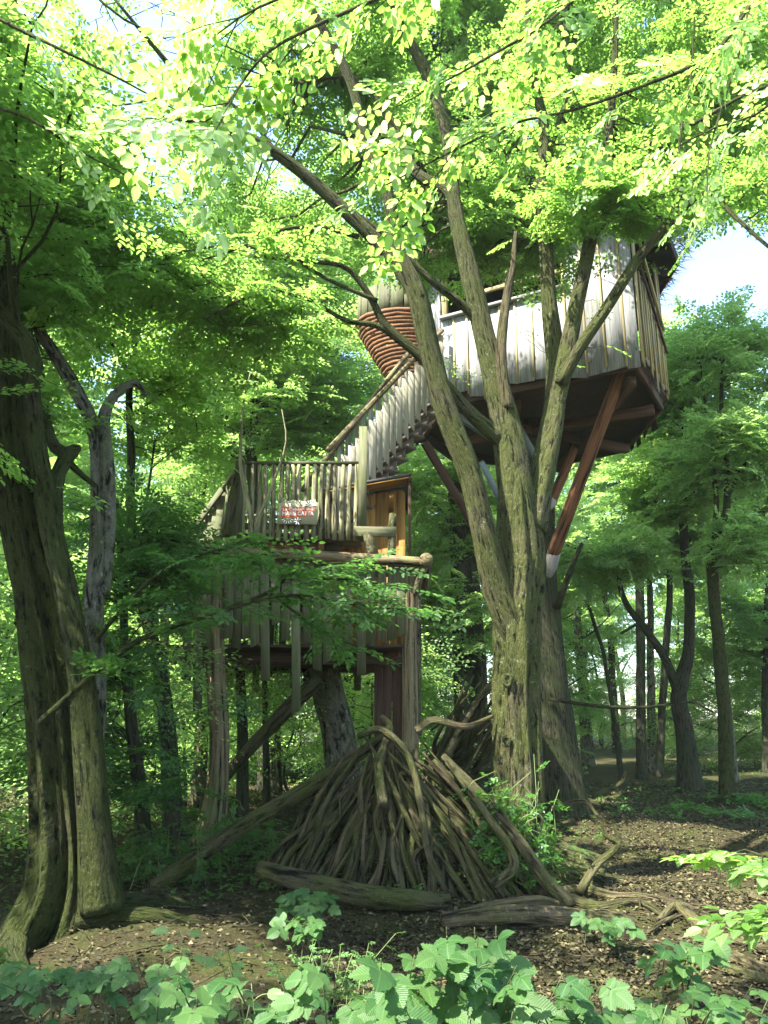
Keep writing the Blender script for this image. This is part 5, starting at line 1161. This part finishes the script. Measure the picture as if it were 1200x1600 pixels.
near_branch('low_branch', 'drooping shaded hornbeam branch spread in front of the hanging boards',
            [([(60, 1130, 6.6), (200, 1010, 6.6), (330, 960, 6.5), (420, 925, 6.5), (460, 895, 6.4), (520, 880, 6.4), (600, 885, 6.4)], [11, 9, 7, 6, 5, 4, 3]), ([(330, 960, 6.5), (450, 930, 6.2), (560, 945, 6.2), (650, 955, 6.2)], [5, 4, 3, 2]),
             ([(150, 1000, 6.3), (240, 900, 6.2), (330, 862, 6.1), (420, 850, 6.1)], [7, 5, 4, 2]), ([(420, 925, 6.5), (500, 985, 6.4), (560, 1010, 6.4)], [4, 3, 2]), ([(440, 905, 6.4), (540, 905, 6.3), (640, 920, 6.2)], [4, 3, 2])],
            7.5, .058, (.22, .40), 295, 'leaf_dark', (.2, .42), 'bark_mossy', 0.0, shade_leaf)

# ---- brambles
compound = []
for s in range(5):
    n5 = (3, 3, 5, 3, 5)[s]; Vs = []; Ts = []; UV = []; o_ = 0
    V, T, uv = leaflet(20+s, 9, .42, .018, .10, .16)
    for k in range(n5):
        a = {3: (0, 1.35, -1.35), 5: (0, .95, -.95, 1.9, -1.9)}[n5][k]; sc_ = (1.0 if k == 0 else .82 if k < 3 else .6)
        ox = (.42, 0, 0) if k == 0 else (.12, 0, 0) if k < 3 else (.0, 0, 0)
        c, s_ = math.cos(a), math.sin(a); W = V*sc_
        W = np.c_[W[:, 0]*c-W[:, 1]*s_+ox[0], W[:, 0]*s_+W[:, 1]*c, W[:, 2]-.05*(k > 0)]
        Vs.append(W); Ts.append(T+o_); UV.append(uv); o_ += len(W)
    compound.append(make_mesh('bramble_leaf', np.vstack(Vs), None, np.vstack(Ts), [M['leaf_bramble']], None, True, None, np.vstack(UV)))
def bramble(label, Y, rect, nc, nl, leaf, name='bramble', group=None, meshes=compound, stemm='bramble_cane', upright=False):
    x0, y0, x1, y1 = rect; c = at((x0+x1)/2, y1, Y); base = gp(c[0], Y+.15); root = thing(name, base, label, 'plant', group)
    for i in range(nc):
        t = (i+.5)/nc; tip = at(x0+(x1-x0)*t+rng.uniform(-15, 15), y0+(y1-y0)*rng.uniform(0, .55), Y+rng.uniform(-.25, .3))
        b0 = base+np.array([rng.uniform(-.15, .15), rng.uniform(-.1, .15), -.03])
        m = (b0+tip)/2+np.array([0, .05, .12 if not upright else 0])+rng.normal(0, .03, 3)
        bb = Bag(); P, _ = stem(bb, [b0, m, tip], [.0045, .0035, .0015], sides=6, n=22, wig=.004)
        n = len(P)
        for j in range(nl):
            f = .38+.62*(j+1)/nl; k = min(n-2, int(f*(n-1))); p = P[k]; tn = nrm(P[k+1]-P[k])
            a = rng.uniform(0, 6.28) if j < nl-1 else math.atan2(tn[1], tn[0]); d = np.array([math.cos(a), math.sin(a)-.35, rng.uniform(-.15, .35)]); d = d/np.linalg.norm(d)
            pet = rng.uniform(.03, .08)*(leaf/.08); e = p+d*pet+np.array([0, 0, .01])
            stem(bb, [p, (p+e)/2+np.array([0, 0, .006]), e], [.0022, .0018, .0015], sides=5, n=4, cap=False)
            up_ = np.array([rng.normal(0, .35), -.8+rng.normal(0, .3), 1.0]); nn = nrm(up_-d*np.dot(up_, d)); bn = np.cross(nn, d)
            d2 = nrm(d-np.array([0, 0, .25])); nn = nrm(nn-d2*np.dot(nn, d2)); bn = np.cross(nn, d2)
            o = bpy.data.objects.new('leaf', meshes[int(rng.integers(len(meshes)))]); link(o, root); set_frame(o, e, d2, bn, nn, leaf*rng.uniform(.75, 1.2), root)
        bb.build('cane', M[stemm], root, smooth=True)
    return root
bramble('bramble with large pale serrated leaves at the bottom centre of the photo', 2.3, (490, 1490, 720, 1640), 10, 7, .072)
bramble('tallest bramble whose top leaves stand below the den logs, right of centre', 2.6, (640, 1440, 830, 1620), 11, 6, .068)
bramble('bramble with dull bluish leaves spreading right of the bright centre clump', 2.8, (790, 1510, 960, 1640), 8, 5, .062)
bramble('bramble at the bottom edge under the bright centre clump', 2.1, (600, 1575, 820, 1720), 7, 6, .07)
bramble('sunlit arching bramble shoot at the bottom left of centre', 2.3, (260, 1510, 450, 1650), 7, 6, .062)
bramble('bramble in half shade left of the sunlit shoot', 2.9, (195, 1480, 310, 1620), 7, 6, .055)
bramble('low dark bramble on the mossy ground at the left', 4.2, (100, 1510, 185, 1570), 5, 4, .06)
bramble('low bramble at the bottom left corner', 3.9, (0, 1510, 95, 1580), 5, 4, .055)
bramble('dim bramble at the bottom right corner', 3.0, (1080, 1530, 1230, 1640), 8, 5, .058)
bramble('low dim bramble between the roots at the right', 4.2, (1040, 1455, 1130, 1520), 5, 4, .085)
bramble('low bramble in shade between centre clump and right corner', 3.2, (930, 1560, 1070, 1640), 7, 5, .058)
bramble('bramble sprig climbing in front of the dark fallen log', 6.6, (430, 1395, 520, 1470), 6, 5, .085)
bramble('upright bramble sprig left of the feathery weed', 5.6, (440, 1440, 500, 1500), 4, 4, .08)
bramble('pale green single shoot with few leaves at the bottom right', 2.5, (1010, 1500, 1060, 1640), 2, 5, .055, meshes=near_leaf, stemm='green_stem', upright=True)
bramble('shoot at the bottom between centre and left, with small pointed leaves', 2.6, (380, 1530, 480, 1640), 5, 7, .055, meshes=near_leaf, stemm='green_stem')
bramble('nettle standing upright on the mossy ground at the left', 4.0, (272, 1435, 300, 1540), 2, 14, .07, name='nettle', meshes=near_leaf, stemm='green_stem', upright=True)
bramble('slim pale weed right of the nettle', 3.9, (330, 1455, 360, 1540), 2, 12, .055, name='weed', meshes=near_leaf, stemm='green_stem', upright=True)
bramble('small bramble beside the end of the mossy log', 6.3, (925, 1450, 975, 1480), 4, 4, .08)
near_branch('hazel_branch', 'sunlit leafy branch end poking in at the right edge above the roots', [([(1290, 1330, 3.0), (1230, 1345, 3.0), (1185, 1335, 3.0), (1145, 1335, 3.0)], [5, 4, 3, 2])], 3.5, .055, (.14, .22), 60, side=(.06, .14))
near_branch('hazel_branch', 'small bright twig with broad leaves at the right edge below the other', [([(1290, 1420, 2.6), (1235, 1420, 2.6), (1195, 1425, 2.6)], [5, 4, 2])], 4, .055, (.12, .2), 40, side=(.05, .12))

# ---- ivy and shoots around the hornbeam foot
def ivy():
    root = thing('ivy', gp(1.9, 8.5), 'green ivy and climbing shoots around the foot of the hornbeam', 'plant')
    b = Bag(); A = []; D = []
    for i in range(34):
        x0 = rng.uniform(760, 860); y0 = rng.uniform(1330, 1400); p = [at(x0, y0, 8.45)]
        for k in range(5): p.append(at(x0+rng.normal(0, 22)-k*2, y0-k*rng.uniform(15, 42), 8.5+rng.uniform(-.12, .08)))
        P, _ = stem(b, p, [.005, .003], sides=5, n=16, wig=.01, cap=False)
        for q in P[2::2]: A.append(q); D.append(rng.normal(0, 1, 3)*[1, 1, .5]+[0, -.5, 0])
    b.build('vine', M['green_stem'], root)
    A = np.array(A); D = nrm(np.array(D)); r = sprays(A, D, np.full(len(A), .16), .055, 'h', [tuple(a[:8] for a in f) for f in FR_S], .5)
    lb = Bag(); lb.add(r[0], r[1], lv=r[2]); lb.build('leaves', M['leaf_ivy'], root)
ivy()
def herb(label, x, y, n, h, spread, leaf, name='undergrowth', mat='leaf_ivy'):
    root = thing(name, gp(x, y), label, 'plant'); b = Bag(); A = []; D = []
    for i in range(n):
        bx, by = x+rng.normal(0, spread), y+rng.normal(0, spread*.6); p0 = gp(bx, by, -.02); tip = p0+np.array([rng.normal(0, .1), rng.normal(0, .1), h*rng.uniform(.5, 1.1)])
        P, _ = stem(b, [p0, (p0+tip)/2+rng.normal(0, .03, 3), tip], [.004, .002], sides=4, n=8, cap=False)
        for q in P[2:]: A.append(q); D.append(rng.normal(0, 1, 3)*[1, 1, .3])
    b.build('stem', M['green_stem'], root); A = np.array(A); r = sprays(A, nrm(np.array(D)), np.full(len(A), leaf*2.6), leaf, 'h', [tuple(a[:9] for a in f) for f in FR_S], .4)
    lb = Bag(); lb.add(r[0], r[1], lv=r[2]); lb.build('leaves', M[mat], root)
herb('feathery low weed in front of the fallen logs', -.35, 5.3, 26, .34, .14, .022, 'feathery_weed', 'leaf_bramble')
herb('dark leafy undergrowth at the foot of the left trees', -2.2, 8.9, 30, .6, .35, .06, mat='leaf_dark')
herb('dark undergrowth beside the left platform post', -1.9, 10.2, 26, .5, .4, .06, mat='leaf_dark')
herb('small seedlings at the foot of the tall grey tree', 7.4, 17, 30, .22, .4, .06)
herb('seedlings on the litter left of the tall grey tree', 6.0, 15.2, 40, .14, .8, .05)
herb('low plants in the lower left shade', -3.3, 5.6, 26, .35, .35, .06, mat='leaf_dark')

# ---- leaf litter, twigs and moss on the ground
def litter():
    k = 150000; Y = 3.2+20*rng.uniform(0, 1, k)**1.4; X = rng.uniform(-1, 1, k)*(Y*.55+.6)
    keep = (rng.uniform(0, 1, k) < np.where((X < -.5) & (Y < 8.5), .28, 1)) & (rng.uniform(0, 1, k) < .72+.5*np.sin(X*1.9+Y)*np.sin(Y*1.3-X*.7)); X, Y = X[keep], Y[keep]; k = len(X)
    P = np.c_[X, Y, gz(X, Y)+rng.uniform(.006, .022, k)]
    a = rng.uniform(0, 6.28, k); d = np.c_[np.cos(a), np.sin(a), rng.normal(0, .25, k)]; d = nrm(d); up = nrm(np.c_[rng.normal(0, .4, k), rng.normal(0, .4, k), np.ones(k)]); nn = nrm(up-d*(up*d).sum(1, keepdims=True)); bn = np.cross(nn, d)
    LV, LQ = leaf_shape('q'); s = rng.uniform(.02, .045, k)*(1+Y/30)
    V = P[:, None]+s[:, None, None]*(LV[None, :, 0:1]*d[:, None]+LV[None, :, 1:2]*bn[:, None]+LV[None, :, 2:3]*2.2*nn[:, None])
    b = Bag(); b.add(V.reshape(-1, 3), np.arange(k*4).reshape(-1, 4), lv=np.repeat(rng.uniform(0, 1, k)**1.3, 4)); b.build('leaf_litter', M['litter'], None, kind='stuff', label='brown dead leaves covering the forest floor')
    k = 900; Y = 3.5+14*rng.uniform(0, 1, k); X = rng.uniform(-1, 1, k)*(Y*.55+.5); a = rng.uniform(0, 6.28, k); L = rng.uniform(.08, .5, k)
    p0 = np.c_[X, Y, gz(X, Y)+.02]; X2, Y2 = X+np.cos(a)*L, Y+np.sin(a)*L; p2 = np.c_[X2, Y2, gz(X2, Y2)+.02+rng.uniform(0, .05, k)]; p1 = (p0+p2)/2+rng.normal(0, .02, (k, 3)); p1[:, 2] = np.maximum(p1[:, 2], gz(p1[:, 0], p1[:, 1])+.01)
    V, Q, bc = tubes(np.stack([p0, p1, p2], 1), np.array([[.006, .005, .003]])*rng.uniform(.5, 1.6, (k, 1)), 5); b = Bag(); b.add(V, Q, bc=bc); b.build('fallen_twigs', M['deadwood'], None, kind='stuff', label='small dead twigs scattered over the leaf litter')
    k = 9000; Y = 8+22*rng.uniform(0, 1, k); X = rng.uniform(-1, 1, k)*(Y*.55+.6)
    m = (np.sin(X*1.3+2)*np.sin(Y*.9)+np.sin(X*.5-Y*.4)) > .35; X, Y = X[m], Y[m]; k = len(X)
    P = np.c_[X, Y, gz(X, Y)+rng.uniform(.02, .12, k)]; r = sprays(P, nrm(np.c_[rng.normal(0, 1, (k, 2)), rng.uniform(0, .3, k)]), np.full(k, .09), .045, 'q', [tuple(a_[:4] for a_ in f) for f in FR_S], .3)
    b = Bag(); b.add(r[0], r[1], lv=r[2]); b.build('ground_cover', M['leaf_ivy'], None, kind='stuff', label='small green seedlings scattered over the forest floor')
litter()

# ---- the faint haze of the wood
def haze():
    hx = (-60, 60); hy = (-16, 95); hz = (-2, 32)
    V = [(x, y, z) for x in hx for y in hy for z in hz]
    me = make_mesh('haze', V, np.array([(0, 1, 3, 2), (4, 6, 7, 5), (0, 4, 5, 1), (2, 3, 7, 6), (0, 2, 6, 4), (1, 5, 7, 3)]))
    m = bpy.data.materials.new('haze'); m.use_nodes = True; t = m.node_tree; t.nodes.clear()
    out = t.nodes.new('ShaderNodeOutputMaterial'); v = t.nodes.new('ShaderNodeVolumePrincipled')
    v.inputs['Color'].default_value = (.86, .97, .82, 1); v.inputs['Density'].default_value = .0005; v.inputs['Anisotropy'].default_value = .25
    t.links.new(v.outputs[0], out.inputs['Volume']); me.materials.append(m)
    mesh_obj('haze', me, None, kind='stuff', label='faint pale haze hanging in the wood')
haze()
